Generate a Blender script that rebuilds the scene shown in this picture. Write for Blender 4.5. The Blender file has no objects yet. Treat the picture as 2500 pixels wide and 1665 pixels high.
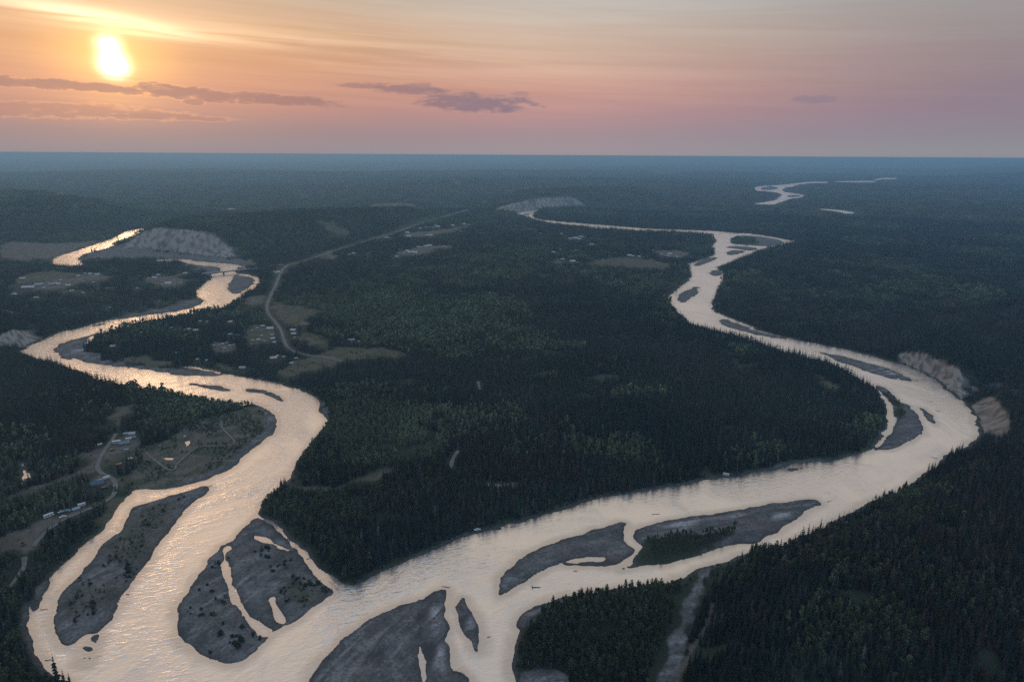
import bpy, math, random
import numpy as np
from mathutils import Matrix, Vector

random.seed(7)
rng = np.random.default_rng(7)
C = bpy.context.scene.collection
SC = bpy.context.scene

# ------------------------------------------------------------------ camera
CAM_H = 300.0
FPX = 1689.0                     # focal length in photo pixels (2500 wide)
PITCH = math.radians(15.03)
ROLL = math.radians(0.34)
f_ = np.array([0, math.cos(PITCH), -math.sin(PITCH)])
r0 = np.array([1.0, 0, 0])
u0 = np.array([0, math.sin(PITCH), math.cos(PITCH)])
r_ = r0 * math.cos(ROLL) + u0 * math.sin(ROLL)
u_ = u0 * math.cos(ROLL) - r0 * math.sin(ROLL)
cam_data = bpy.data.cameras.new('camera')
cam = bpy.data.objects.new('camera', cam_data)
C.objects.link(cam)
cam.matrix_world = Matrix(((r_[0], u_[0], -f_[0], 0), (r_[1], u_[1], -f_[1], 0), (r_[2], u_[2], -f_[2], CAM_H), (0, 0, 0, 1)))
cam_data.sensor_width = 36
cam_data.lens = 36 * FPX / 2500
cam_data.clip_start = 1
cam_data.clip_end = 400000
SC.camera = cam


def ray(px, py):
    cx, cy = (px - 1250) / FPX, -(py - 832.5) / FPX
    d = r_ * cx + u_ * cy + f_
    return d / np.linalg.norm(d)


def at(px, py, z=0.0):
    """the place on level z that is seen at a photo pixel"""
    d = ray(px, py)
    t = (CAM_H - z) / max(-d[2], 1e-5)
    return np.array([d[0] * t, d[1] * t])


def azel(px, py):
    d = ray(px, py)
    return math.degrees(math.atan2(d[0], d[1])), math.degrees(math.asin(d[2]))


# ------------------------------------------------------------------ render settings
SC.view_settings.view_transform = 'Standard'
SC.view_settings.look = 'None'
SC.view_settings.exposure = 0.0
SC.view_settings.gamma = 1
SC.render.engine = 'CYCLES'
SC.cycles.use_adaptive_sampling = False
SC.cycles.max_bounces = 6
SC.cycles.volume_bounces = 3
SC.cycles.diffuse_bounces = 2
SC.cycles.glossy_bounces = 2
SC.cycles.transparent_max_bounces = 4
SC.cycles.use_denoising = False
SC.cycles.caustics_reflective = False
SC.cycles.caustics_refractive = False


def lin(r, g, b):
    def s(c):
        c /= 255
        return c / 12.92 if c <= 0.04045 else ((c + 0.055) / 1.055) ** 2.4
    return (s(r), s(g), s(b), 1)


# ------------------------------------------------------------------ sun and sky
SUN_AZ, SUN_EL = azel(275, 150)
sun_dir = Vector((math.sin(math.radians(SUN_AZ)) * math.cos(math.radians(SUN_EL)),
                  math.cos(math.radians(SUN_AZ)) * math.cos(math.radians(SUN_EL)), math.sin(math.radians(SUN_EL))))
sl = bpy.data.lights.new('sun', 'SUN')
sl.energy = 0.12
sl.angle = math.radians(7)
sl.color = (1.0, 0.62, 0.34)
so = bpy.data.objects.new('sun', sl)
so.rotation_euler = sun_dir.to_track_quat('Z', 'Y').to_euler()
so.location = (0, 0, 400)
C.objects.link(so)

world = bpy.data.worlds.new('World')
SC.world = world
world.use_nodes = True
wt = world.node_tree
wt.nodes.clear()


class NB:
    """small helper that writes maths as nodes"""

    def __init__(self, tree):
        self.t = tree

    def n(self, kind, **kw):
        nd = self.t.nodes.new(kind)
        for k, v in kw.items():
            setattr(nd, k, v)
        return nd

    def put(self, sock, v):
        if isinstance(v, bpy.types.NodeSocket):
            self.t.links.new(v, sock)
        else:
            sock.default_value = v

    def m(self, op, a, b=0.0, c=None, clamp=False):
        nd = self.n('ShaderNodeMath', operation=op, use_clamp=clamp)
        self.put(nd.inputs[0], a)
        self.put(nd.inputs[1], b)
        if c is not None:
            self.put(nd.inputs[2], c)
        return nd.outputs[0]

    def add(self, a, b): return self.m('ADD', a, b)
    def sub(self, a, b): return self.m('SUBTRACT', a, b)
    def mul(self, a, b): return self.m('MULTIPLY', a, b)

    def sstep(self, x, a, b, o0=0.0, o1=1.0):
        nd = self.n('ShaderNodeMapRange', interpolation_type='SMOOTHSTEP')
        self.put(nd.inputs[0], x)
        nd.inputs[1].default_value = a
        nd.inputs[2].default_value = b
        nd.inputs[3].default_value = o0
        nd.inputs[4].default_value = o1
        return nd.outputs[0]

    def mix(self, fac, a, b, blend='MIX'):
        nd = self.n('ShaderNodeMix', data_type='RGBA', blend_type=blend)
        self.put(nd.inputs[0], fac)
        self.put(nd.inputs[6], a)
        self.put(nd.inputs[7], b)
        return nd.outputs[2]

    def xyz(self, x, y, z):
        nd = self.n('ShaderNodeCombineXYZ')
        for i, v in enumerate((x, y, z)):
            self.put(nd.inputs[i], v)
        return nd.outputs[0]

    def noise(self, vec, scale, detail=3, rough=0.5, dist=0.0, out=0):
        nd = self.n('ShaderNodeTexNoise')
        if vec is not None:
            self.put(nd.inputs['Vector'], vec)
        nd.inputs['Scale'].default_value = scale
        nd.inputs['Detail'].default_value = detail
        nd.inputs['Roughness'].default_value = rough
        nd.inputs['Distortion'].default_value = dist
        return nd.outputs[out]

    def ramp(self, x, lo, hi, stops):
        mr = self.n('ShaderNodeMapRange')
        self.put(mr.inputs[0], x)
        mr.inputs[1].default_value = lo
        mr.inputs[2].default_value = hi
        nd = self.n('ShaderNodeValToRGB')
        cr = nd.color_ramp
        cr.interpolation = 'EASE' if False else 'LINEAR'
        while len(cr.elements) < len(stops):
            cr.elements.new(0.5)
        for e, (p, c) in zip(cr.elements, stops):
            e.position = (p - lo) / (hi - lo)
            e.color = c
        self.t.links.new(mr.outputs[0], nd.inputs[0])
        return nd.outputs[0]


def build_sky():
    b = NB(wt)
    tc = b.n('ShaderNodeTexCoord')
    sep = b.n('ShaderNodeSeparateXYZ')
    wt.links.new(tc.outputs['Generated'], sep.inputs[0])
    X, Y, Z = sep.outputs
    DEG = 57.29578
    az = b.mul(b.m('ARCTAN2', X, Y), DEG)
    el = b.mul(b.m('ARCSINE', Z), DEG)
    # streaks of thin cloud: long sideways, sinking a little to the right
    skew = b.add(el, b.mul(az, 0.045))
    sv = b.xyz(b.mul(az, 0.045), b.mul(skew, 1.25), 0.0)
    st = b.noise(sv, 1.0, 7, 0.6, 0.5)
    sv2 = b.xyz(b.mul(az, 0.02), b.mul(skew, 0.5), 4.0)
    st2 = b.noise(sv2, 1.0, 4, 0.5, 0.4)
    wob = b.mul(b.sub(st, 0.5), 2.2)
    e2 = b.add(el, b.mul(wob, b.sstep(el, 0.5, 5.0)))
    lo, hi = -1.0, 90.0
    sL = [(-1, lin(148, 139, 149)), (0.4, lin(148, 138, 147)), (1.6, lin(150, 128, 137)), (3.2, lin(172, 124, 122)), (4.8, lin(194, 132, 114)),
          (6.8, lin(202, 144, 108)), (8.6, lin(204, 156, 118)), (11, lin(190, 164, 140)), (16, lin(204, 178, 152)), (26, lin(212, 190, 166)), (38, lin(202, 184, 166)), (50, lin(140, 154, 168)), (68, lin(164, 200, 244)), (90, lin(178, 220, 272))]
    sC = [(-1, lin(158, 146, 154)), (0.4, lin(158, 146, 152)), (1.6, lin(163, 139, 147)), (3.2, lin(186, 138, 138)), (4.8, lin(206, 150, 134)),
          (6.8, lin(210, 167, 144)), (8.6, lin(206, 178, 156)), (11, lin(200, 190, 180)), (16, lin(210, 196, 178)), (26, lin(208, 192, 172)), (38, lin(190, 177, 164)), (50, lin(154, 160, 168)), (68, lin(164, 200, 244)), (90, lin(178, 220, 272))]
    sR = [(-1, lin(142, 142, 150)), (0.4, lin(142, 142, 150)), (1.6, lin(140, 134, 148)), (3.2, lin(142, 126, 142)), (4.8, lin(146, 128, 138)),
          (6.8, lin(150, 134, 140)), (8.6, lin(154, 144, 146)), (11, lin(158, 156, 158)), (18, lin(196, 184, 172)), (26, lin(194, 180, 168)), (38, lin(180, 170, 162)), (50, lin(154, 160, 168)), (68, lin(164, 200, 244)), (90, lin(178, 220, 272))]
    sB = [(-1, lin(120, 140, 166)), (0.4, lin(120, 140, 166)), (5, lin(150, 162, 190)), (16, lin(160, 194, 236)), (90, lin(178, 220, 272))]
    cL, cC, cR, cB = [b.ramp(e2, lo, hi, s) for s in (sL, sC, sR, sB)]
    daz = b.m('ABSOLUTE', b.sub(az, SUN_AZ))
    col = b.mix(b.sstep(daz, 6, 36), cL, cC)
    col = b.mix(b.sstep(daz, 26, 66), col, cR)
    col = b.mix(b.sstep(daz, 66, 130), col, cB)
    # below the horizon: dark land far off
    col = b.mix(b.sstep(el, -3.0, -1.0, 1.0, 0.0), col, lin(70, 84, 96))
    # streak brightness
    amp = b.mul(b.sstep(el, 1.0, 6.0), b.sstep(daz, 20, 70, 0.22, 0.08))
    k = b.add(1.0, b.mul(b.mul(b.sub(b.add(b.mul(st, 0.6), b.mul(st2, 0.4)), 0.5), 2.4), amp))
    vm = b.n('ShaderNodeVectorMath', operation='SCALE')
    b.put(vm.inputs[0], col)
    b.put(vm.inputs[3], k)
    col = vm.outputs[0]

    hs = b.n('ShaderNodeHueSaturation')
    hs.inputs['Saturation'].default_value = 0.88
    b.put(hs.inputs['Color'], col)
    col = hs.outputs[0]

    def spot(px, py, sx, sy, tilt=0.0, warp=0.0):
        """squared distance from a place in the sky, in its own widths (photo pixels turned to degrees)"""
        a0, e0 = azel(px, py)
        k_ = math.degrees(1 / FPX)
        dx = b.sub(az, a0)
        dy = b.sub(b.sub(el, e0), b.mul(dx, tilt))
        if warp:
            dy = b.add(dy, b.mul(b.sub(st, 0.5), warp))
        dx = b.m('DIVIDE', dx, sx * k_)
        dy = b.m('DIVIDE', dy, sy * k_)
        return b.add(b.mul(dx, dx), b.mul(dy, dy))

    def gauss(d2):
        return b.m('EXPONENT', b.mul(d2, -0.5))

    def glow(col, fac, c, s):
        vm = b.n('ShaderNodeVectorMath', operation='SCALE')
        vm.inputs[0].default_value = c[:3]
        b.put(vm.inputs[3], b.mul(fac, s))
        va = b.n('ShaderNodeVectorMath', operation='ADD')
        b.put(va.inputs[0], col)
        b.put(va.inputs[1], vm.outputs[0])
        return va.outputs[0]

    col = glow(col, gauss(spot(275, 150, 260, 80, 0, 1.0)), (1.0, 0.40, 0.03), 0.08)
    col = glow(col, gauss(spot(275, 142, 66, 50, 0, 2.0)), (1.0, 0.54, 0.05), 0.6)
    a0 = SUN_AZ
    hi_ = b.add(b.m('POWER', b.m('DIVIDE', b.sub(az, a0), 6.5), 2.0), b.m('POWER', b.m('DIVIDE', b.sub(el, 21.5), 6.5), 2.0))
    col = glow(col, gauss(hi_), (1.0, 0.48, 0.20), 0.34)   # added glow, above the frame, to give the water warm reflections
    # lit bank of high cloud over the sun
    cir = b.mul(gauss(spot(268, 50, 112, 12, -0.12, 0.9)), b.sstep(st, 0.25, 0.6))
    col = glow(col, cir, (1.0, 0.84, 0.55), 0.85)
    cir2 = b.mul(gauss(spot(560, 80, 330, 20, -0.07, 1.6)), b.sstep(st, 0.36, 0.66))
    col = glow(col, cir2, (1.0, 0.80, 0.5), 0.22)
    # the dark low clouds
    cn = b.noise(b.xyz(b.mul(az, 0.55), b.mul(el, 2.2), 2.0), 1.0, 6, 0.6, 0.3)
    cn2 = b.noise(b.xyz(b.mul(az, 1.6), b.mul(el, 3.2), 7.0), 1.0, 5, 0.6)
    clouds = [  # px, py, half width, half height, tilt, density
        (70, 203, 120, 7, -0.035, 0.85), (230, 214, 150, 7, -0.05, 0.85), (440, 226, 115, 10, -0.055, 0.9), (660, 243, 180, 9, -0.035, 0.9),
        (530, 236, 130, 9, -0.05, 0.9), (475, 248, 26, 5, 0, 0.6), (300, 222, 70, 5, -0.05, 0.7),
        (990, 219, 125, 7, -0.05, 0.85), (1020, 215, 40, 8, -0.02, 0.6), (880, 211, 75, 4, -0.02, 0.7), (1165, 253, 165, 14, -0.03, 0.95), (1120, 246, 80, 13, 0, 0.8),
        (1265, 229, 26, 4, 0, 0.35), (1985, 243, 58, 6, -0.03, 0.5), (200, 271, 250, 11, -0.02, 0.42), (400, 285, 170, 6, -0.02, 0.45),
        (90, 272, 130, 11, 0, 0.42), (1080, 224, 30, 4, 0, 0.5)]
    dens = None
    for px, py, sx, sy, tl, dn in clouds:
        d2 = spot(px, py, sx, sy * 1.7, tl)
        v = b.sub(1.0, d2)
        v = b.add(v, b.add(b.mul(b.sub(cn, 0.5), 2.6), b.mul(b.sub(cn2, 0.5), 1.0)))
        v = b.mul(b.sstep(v, 0.0, 0.85), dn)
        v = b.mul(v, b.sstep(d2, 1.3, 2.6, 1.0, 0.0))
        dens = v if dens is None else b.m('MAXIMUM', dens, v)
    near_sun = b.sstep(daz, 2, 16, 1.0, 0.0)
    cc = b.mix(b.sstep(daz, 6, 40), lin(152, 114, 118), lin(132, 122, 140))
    rim = b.mul(b.mul(b.sstep(dens, 0.02, 0.22), b.sstep(dens, 0.22, 0.5, 1.0, 0.0)), near_sun)
    col = b.mix(dens, col, cc)
    col = glow(col, rim, (1.0, 0.40, 0.08), 0.20)
    # the sun itself, burning through the haze
    core = b.add(gauss(spot(278, 160, 15, 13, 0, 0.9)), b.mul(gauss(spot(266, 114, 14, 13, 0, 1.6)), 0.5))
    col = glow(col, core, (1.0, 0.88, 0.62), 4.0)
    # a little of the clear-air sky model underneath
    sky = b.n('ShaderNodeTexSky', sky_type='NISHITA')
    sky.sun_disc = False
    sky.sun_elevation = math.radians(SUN_EL)
    sky.sun_rotation = math.radians(SUN_AZ)
    sky.dust_density = 4.0
    vm = b.n('ShaderNodeVectorMath', operation='SCALE')
    wt.links.new(sky.outputs[0], vm.inputs[0])
    vm.inputs[3].default_value = 0.003
    va = b.n('ShaderNodeVectorMath', operation='ADD')
    b.put(va.inputs[0], col)
    b.put(va.inputs[1], vm.outputs[0])
    bg = b.n('ShaderNodeBackground')
    wt.links.new(va.outputs[0], bg.inputs[0])
    bg.inputs[1].default_value = 1.0
    out = b.n('ShaderNodeOutputWorld')
    wt.links.new(bg.outputs[0], out.inputs[0])
    world.cycles.sampling_method = 'MANUAL'
    world.cycles.sample_map_resolution = 1024


build_sky()

# ------------------------------------------------------------------ outlines, traced on the ground
TS = 700 / 2355.0
TILE = {t: (ox, oy) for t, (ox, oy) in zip('ABCDEFGHIJKL', [(x, y) for y in (350, 750, 1199) for x in (0, 600, 1200, 1800)])}


def pts(s, dy=0.0):
    """'I 10,20 30,40 J 5,6' -> photo pixels; a letter picks the tile, '+n' sets a shift towards the viewer (tree tops hide the bank)"""
    out, t, sh = [], None, dy
    for w in s.split():
        if w in TILE:
            t = TILE[w]
        elif w[0] == '+':
            sh = float(w[1:])
        else:
            x, y = w.split(',')
            out.append((t[0] + float(x) * TS, t[1] + (float(y) + sh) * TS))
    return out


def chaikin(p, n=1, closed=True):
    p = np.array(p, float)
    for _ in range(n):
        q = np.roll(p, -1, 0) if closed else p[1:]
        a = p if closed else p[:-1]
        r = np.empty((len(a) * 2, 2))
        r[0::2] = a * 0.75 + q * 0.25
        r[1::2] = a * 0.25 + q * 0.75
        if not closed:
            r = np.vstack([p[:1], r, p[-1:]])
        p = r
    return p


def world_poly(s, smooth=1, closed=True):
    p = chaikin(pts(s), smooth, closed)
    return np.array([at(x, y) for x, y in p])


RIVER = """I 640,3000 620,1568 470,1530 340,1430 305,1350 255,1230 232,1150 220,1080 226,980 245,925 290,990 330,880 400,760 430,690 510,600 600,535 700,440 800,350 880,280 920,220 950,150 1000,100 1040,60 1070,15
E 1110,1500 1200,1490 1330,1500 1450,1480 1600,1445 1720,1410 1800,1370 1880,1330 1950,1285 2020,1220 2080,1160 2150,1100 2220,1060 2265,1000 2280,950 2255,890 2200,840 2120,805 2050,795
+35 2000,775 1880,755 1780,745 1650,715 1560,705 1500,690 1400,665 1250,645 1100,620 1000,600 940,590 +50 850,560 760,520 690,490 600,460 520,430 440,400 340,375 215,345
+0 180,360 215,330 260,310 340,275 400,245 470,215 560,190 680,158
A 620,1525 740,1490 870,1455 1000,1445 1130,1425 1300,1400 1450,1380 1560,1360 1620,1335 1662,1310 1665,1292 1640,1275 1625,1240 1618,1210 1640,1180 1690,1145 1755,1105 1715,1090 1710,1080 1780,1070 1820,1040 1800,1020 1740,1012 1640,1005 1540,985 1450,970 1350,975 1270,972 1280,955 1400,953 1560,953 1580,965 1700,975 1850,985 1960,1000 2025,1020 2000,1030 1930,1040 1920,1055 1940,1065 1990,1072 2060,1082 2110,1098 2132,1120 2125,1150 2080,1195 2020,1232 1970,1268 1900,1312
+18 1820,1335 1700,1345 1640,1355 1560,1385 1500,1395 1400,1405 1310,1430 1200,1440 1100,1470 1000,1500 920,1520 870,1540 +0
E 815,212 760,225 700,240 620,260 540,285 480,310 450,340 450,375 480,405 540,425 580,434 600,412 650,432 700,450 760,460 830,465 950,485 1080,500 1200,515 1260,525 1350,540 1450,555 1560,562 1700,564 1840,562 1850,553 1900,562 2000,575 2080,590 2150,605 2240,620 2330,645
F 400,665 480,690 540,720 580,755 605,790 605,840 620,865 655,895 668,915 655,960 620,1010 580,1060 540,1100 490,1160 460,1200 420,1260 400,1330 365,1385 335,1440 290,1460 230,1530 190,1575
J 140,95 108,150 95,212 200,238 280,290 340,370 430,450 510,510 560,570 630,650 720,700 780,750 890,772 960,740 1060,690 1150,650 1250,610 1350,565 1450,520 1550,475 1650,435 1750,390 1860,350 1960,325 2100,290 2220,255
K 0,330 120,295 250,255 380,215 500,170 650,130 780,90 880,65 1000,45 1130,20
G 1240,1515 1400,1485 1550,1460 1700,1430 1850,1400 2000,1388 2150,1367 2280,1342
H 270,1362 360,1322 440,1290 560,1277 690,1275 760,1265 850,1240 950,1215 1020,1192 1090,1185 1130,1140 1180,1080 1220,1000 1240,930 1235,860 1225,800 1190,730 1150,680 1110,645
+40 1050,590 1010,560 960,520 900,490 850,460 760,420 650,395 560,375 500,355 400,335 350,315 280,300 220,270 160,240 100,230 40,210 0,195
G 2200,260 2100,230 2000,190 1900,170 1800,145 1700,115 1620,90 +25 1570,60 1530,20 +0
C 1500,1345 1475,1310 1462,1280 1465,1250 1500,1215 1550,1180 1590,1150 1620,1120 1640,1090 1635,1060 1625,1030 1615,1000 1640,980 1700,965 1760,950 1800,930 1835,905 1838,880 1820,865 1800,850 1830,825 1848,800 1830,770 1800,757 1725,748
+8 1600,727 1500,722 1300,715 1100,705 990,692 900,697 800,690 740,675 600,660 500,658 430,640 400,632 330,620 280,600 250,590 190,575 +0
260,560 330,548 388,540 380,555 345,580 335,600 360,615 420,630 560,643 700,655 800,663 950,675 1100,688 1300,702 1500,709 1700,716 1860,722 1990,738 2090,740 2200,752 2355,777
D 400,792 490,806 420,828 380,836 250,864 100,914 0,954
C 1900,1000 1850,1015 1845,1030 1900,1058 1908,1080 1880,1150 1870,1190 1840,1240 1820,1290 1798,1330 1808,1360 1850,1390 1900,1415 1990,1440 2100,1490 2200,1530
H 150,180 250,212 350,238 480,265 600,290 720,315 850,340 960,365 1070,390 1200,425 1300,455 1380,482 1450,507 1550,552 1630,602 1700,662 1760,712 1830,762 1870,787 1900,830 1940,890 1965,950 1978,1010 1975,1050
+55 1920,1070 1860,1100 1800,1130 1740,1150 1690,1170 1650,1220 1600,1270 1560,1300 1480,1340 1430,1390 1370,1430 1310,1460 1240,1480 1180,1510
L 1080,40 1000,90 930,125 870,160 810,190 740,215 680,245 600,280 540,310 480,340 430,370 360,400 300,430 +25 240,470 +0 190,487 50,502 0,527
K 1960,560 1900,590 1850,605 1720,618 +60 1600,640 1500,665 1400,690 1300,700 1200,715 1100,730 1000,745 900,770 800,780 680,800 +0 600,862 500,890 430,910 330,950 260,1000 215,1050 208,1100 250,1145 215,1200 195,1250 185,1320 175,1400 165,1470 190,1500 205,1568 215,3000"""

MORE_WATER = [
    "A 430,960 500,920 650,880 760,840 870,800 970,760 1010,735 1060,715 1150,700 1300,692 1450,690 1570,690 1560,700 1400,703 1250,706 1160,720 1140,745 1130,770 1050,790 960,810 930,840 850,870 750,890 650,930 640,960 700,1005 560,1005 430,1000",
    "A 440,404 500,410 552,424 520,429 460,415",
    "B 185,553 300,560 520,570 480,580 400,584 300,588 215,584",
    "D 130,360 250,349 370,343 500,327 600,317 795,317 740,331 560,342 420,367 370,377 380,400 450,409 562,428 520,448 440,453 410,468 330,492 305,507 200,503 115,500 200,489 330,465 325,450 370,427 340,407 250,397 160,397",
    "D 660,540 760,541 880,553 972,570 940,582 870,580 820,563 700,549",
    "D 780,314 980,310 1140,309 1140,322 980,323 800,322", "D 1120,300 1195,284 1320,286 1315,297 1200,296 1130,308", "D 1280,259 1372,258 1372,267 1290,267", "D 1100,269 1180,266 1180,271 1105,272",
    "A 1855,536 1940,540 1930,545 1870,543", "B 425,432 545,434 540,440 430,440",
]

BARS = [  # (outline, name for its label)
    ("I 1070,130 1150,105 1300,70 1450,25 1590,-10 E 1680,1465 1715,1490 1700,1520 I 1640,60 1560,120 1500,180 1440,250 1380,330 1330,400 1270,490 1220,570 1160,660 1100,740 1040,820 1000,860 990,920 940,1000 900,1070 850,1120 800,1150 730,1170 660,1210 620,1250 580,1268 530,1250 490,1200 460,1140 440,1080 440,1000 460,930 500,860 560,780 620,720 700,640 760,570 810,500 860,430 920,380 980,330 1030,270 1065,210 1060,160", 'long'),
    ("I 670,1280 720,1265 775,1290 740,1320 690,1310", ''), ("I 660,1360 770,1355 760,1385 680,1390", ''), ("I 625,1415 700,1400 755,1405 720,1440 660,1440", ''), ("I 740,1190 820,1165 815,1220 780,1255 720,1220", ''),
    ("I 2112,216 2060,250 2030,290 1960,330 1920,390 1860,430 1800,450 1790,480 1740,540 1690,600 1640,670 1590,750 1540,830 1490,900 1460,970 1445,1050 1450,1120 1470,1190 1520,1250 1600,1310 1680,1360 1750,1395 1830,1420 1910,1430 1980,1410 2050,1350 2120,1290 2190,1215 2240,1155 J 260,1145 340,1100 420,1050 500,990 580,930 660,875 725,845 680,790 620,740 560,690 510,640 470,580 450,530 400,470 330,400 260,320 220,272 180,248 130,228", 'delta'),
    ("J 535,3000 525,1568 545,1480 600,1400 680,1320 740,1260 820,1200 900,1130 1000,1070 1100,1020 1200,975 1300,930 1400,890 1500,850 1580,820 1640,795 1645,830 1630,900 1640,1000 1650,1100 1665,1200 1690,1300 1700,1400 1690,1450 1760,1500 1870,1568 1880,3000", 'big'),
    ("J 1790,870 1820,930 1870,1020 1900,1100 1915,1180 1915,1280 1905,1335 1850,1290 1810,1200 1770,1100 1740,1010 1725,960 1750,910", 'spindle'),
    ("K 50,860 65,870 130,820 200,770 300,720 370,670 440,630 540,602 560,606 700,606 780,612 900,622 1000,610 1080,570 1150,520 1180,490 1150,460 1100,430 1080,380 1085,310 1110,260 1060,250 960,280 850,310 700,360 600,390 470,430 400,470 300,510 220,560 150,630 80,690 70,710 75,740 60,800", 'knife'),
    ("K 1200,320 1300,270 1450,240 1600,215 1800,185 2000,160 2130,140 2220,110 L 400,90 630,65 690,95 650,120 560,155 510,210 430,270 340,330 250,370 160,420 0,440 K 1900,460 1750,510 1600,550 1420,595 1300,607 1150,632 1030,650 1100,620 1160,602 1150,575 1180,530 1240,455 1180,420 1160,380 1185,340", 'wooded'),
    ("G 1870,120 1900,95 1950,110 2050,145 2150,185 H 150,195 230,217 350,241 430,264 330,257 200,237 100,212 0,187 G 1930,162 1880,137", ''),
    ("H 640,365 700,370 800,390 900,415 1000,440 1100,465 1200,490 1280,515 1350,550 1410,580 1450,612 1340,600 1240,585 1150,550 1050,520 950,490 850,450 740,405", ''),
    ("H 1130,652 1180,645 1240,680 1300,740 1340,780 1420,810 1460,850 1490,900 1510,950 1540,1000 1530,1040 1480,1060 1400,1110 1300,1150 1230,1172 1160,1168 1100,1185 1180,1130 1230,1080 1280,1020 1300,950 1290,880 1270,800 1220,750 1180,700", 'bend'),
    ("H 1480,820 1530,830 1590,880 1630,940 1640,965 1630,985 1580,930 1520,870", ''),
    ("H 385,1341 450,1320 560,1314 600,1322 500,1336 420,1348", ''),
    ("C 1530,1250 1560,1230 1640,1190 1680,1175 1710,1185 1690,1230 1650,1260 1620,1290 1570,1312 1530,1290", ''),
    ("C 1668,990 1720,960 1800,940 1855,938 1830,960 1760,990 1680,1013", ''), ("C 1790,1050 1830,1040 1900,1053 1895,1078 1840,1093 1790,1080", ''),
    ("C 1960,800 1970,775 2040,760 2085,757 2200,766 2355,790 D 360,803 385,820 330,836 230,847 100,838 C 2090,836 1970,827", ''),
    ("C 1920,858 1970,843 2090,850 2200,862 2150,880 2100,882 2000,866", ''), ("C 1925,890 1990,877 2090,885 2060,902 1950,926", ''),
    ("A 1860,1180 1890,1140 1920,1100 1930,1078 1990,1087 2050,1097 2090,1120 2080,1160 2020,1200 1950,1235 1900,1230", ''),
    ("E 1545,630 1620,628 1720,635 1820,650 1900,680 1880,690 1750,680 1640,655", ''), ("E 2020,670 2100,670 2200,690 2270,720 2320,770 2300,765 2220,735 2130,705 2040,700", ''),
    ("E 725,155 860,135 850,142 750,160", ''),
    ("D 190,368 250,360 330,362 330,376 260,386 200,384", ''), ("D 400,432 470,424 530,430 500,440 430,446", ''), ("C 250,585 310,577 318,583 290,593", ''), ("C 840,682 880,682 900,690 850,688", ''),
]
PONDS = [
    "I 1830,478 1868,440 1920,468 1880,492 1855,510 1890,640 1900,700 1900,780 1950,850 2020,960 2100,1060 2180,1110 2250,1150 2190,1210 2120,1170 2060,1100 1990,1030 1940,950 1890,850 1850,730 1830,680 1825,560",
    "J 205,860 250,930 300,1010 330,1060 320,1085 250,1080 225,1030 215,950",
    "J 35,348 150,378 250,435 400,498 450,545 380,505 200,425 100,398",
    "E 1435,495 1500,486 1570,488 1640,503 1720,513 1835,556 1700,524 1600,508 1500,499",
    "K 545,600 640,568 760,548 945,538 930,575 860,578 720,580 600,592",
    "J 1430,1260 1450,1330 1470,1420 1480,1568 1490,3000 1440,3000 1450,1568 1440,1420 1420,1310",
    "E 1225,1215 1255,1222 1268,1236 1235,1228", "E 1340,1240 1430,1242 1430,1250 1345,1247", "E 1512,1050 1545,1060 1540,1066 1510,1056", "E 1545,1100 1555,1105 1545,1135 1520,1165 1515,1160 1535,1130", "E 1312,1128 1345,1130 1340,1138 1315,1136",
    "E 165,1275 190,1270 210,1350 200,1360 180,1330", "E 215,1360 230,1390 220,1410 205,1395", "E 185,1405 195,1410 180,1450 168,1445",
    "E 735,250 800,215 790,228 740,268 715,300 708,290", "E 712,440 760,448 755,456 720,452", "E 570,408 640,428 620,428 580,420",
    "K 290,1080 350,1055 345,1080 300,1105",
    "H 1300,575 1345,583 1340,594 1310,590",
]

FOREST_ON_BAR = ["K 1150,600 1180,550 1240,470 1290,410 1350,375 1500,350 1700,350 1850,325 2000,335 2040,345 1900,405 1800,455 1700,515 1560,565 1450,592 1300,600",
                 "H 1145,665 1240,705 1320,775 1370,850 1375,910 1330,968 1305,955 1298,880 1258,780 1190,712",
                 "C 1965,800 1975,785 2040,772 2120,780 2190,808 2170,832 2090,836 1970,826"]

GRAVEL = [  # bare river gravel on the banks
    "E 815,205 720,290 710,350 800,410 950,460 1100,480 1300,500 1440,498 1700,520 1850,555 1840,580 1500,580 1200,535 900,500 600,450 430,420 430,330 600,250",
    "E 2050,790 2200,820 2300,950 2270,1050 2080,1200 1900,1350 1700,1440 1500,1500 1500,1440 1700,1380 1900,1270 2020,1150 2130,1050 2180,950 2130,860",
    "A 640,950 750,900 850,870 940,850 1150,850 1300,885 1500,915 1700,935 1900,950 2050,960 2080,1000 2025,1025 1960,1000 1700,975 1450,955 1280,950 1100,950 900,960 700,985",
    "A 1500,985 1600,1000 1740,1010 1810,1020 1830,1040 1760,1080 1680,1075 1580,1035",
    "A 850,1455 1100,1400 1300,1360 1500,1310 1640,1280 1680,1300 1600,1350 1450,1390 1130,1435",
    "K 1720,612 1830,640 1800,700 1760,780 1720,870 1680,960 1640,1080 1590,1150 1580,1250 1560,1350 1530,1450 1500,1568 1480,3000 1230,3000 1330,1568 1380,1450 1440,1370 1460,1250 1500,1180 1540,1100 1540,1000 1580,890 1640,780 1690,690",
    "K 1720,608 1850,595 1960,545 2060,500 2200,485 2100,560 1950,625 1830,655",
    "K 190,1495 400,1490 560,1510 640,1568 640,3000 205,3000",
    "K 600,855 430,900 260,990 200,1060 205,1110 260,1150 330,1080 460,960 620,900",
    "F 600,780 660,820 700,870 690,900 660,910 600,860", "I 245,920 290,1000 340,880 410,750 380,740 300,830",
    "H 270,1340 440,1260 690,1255 760,1262 690,1285 440,1300 300,1370",
    "H 1850,740 1900,690 2000,660 2200,655 2355,690 2200,672 2020,690 1920,740",
    "J 95,212 200,238 280,290 260,300 150,250",
]
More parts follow.
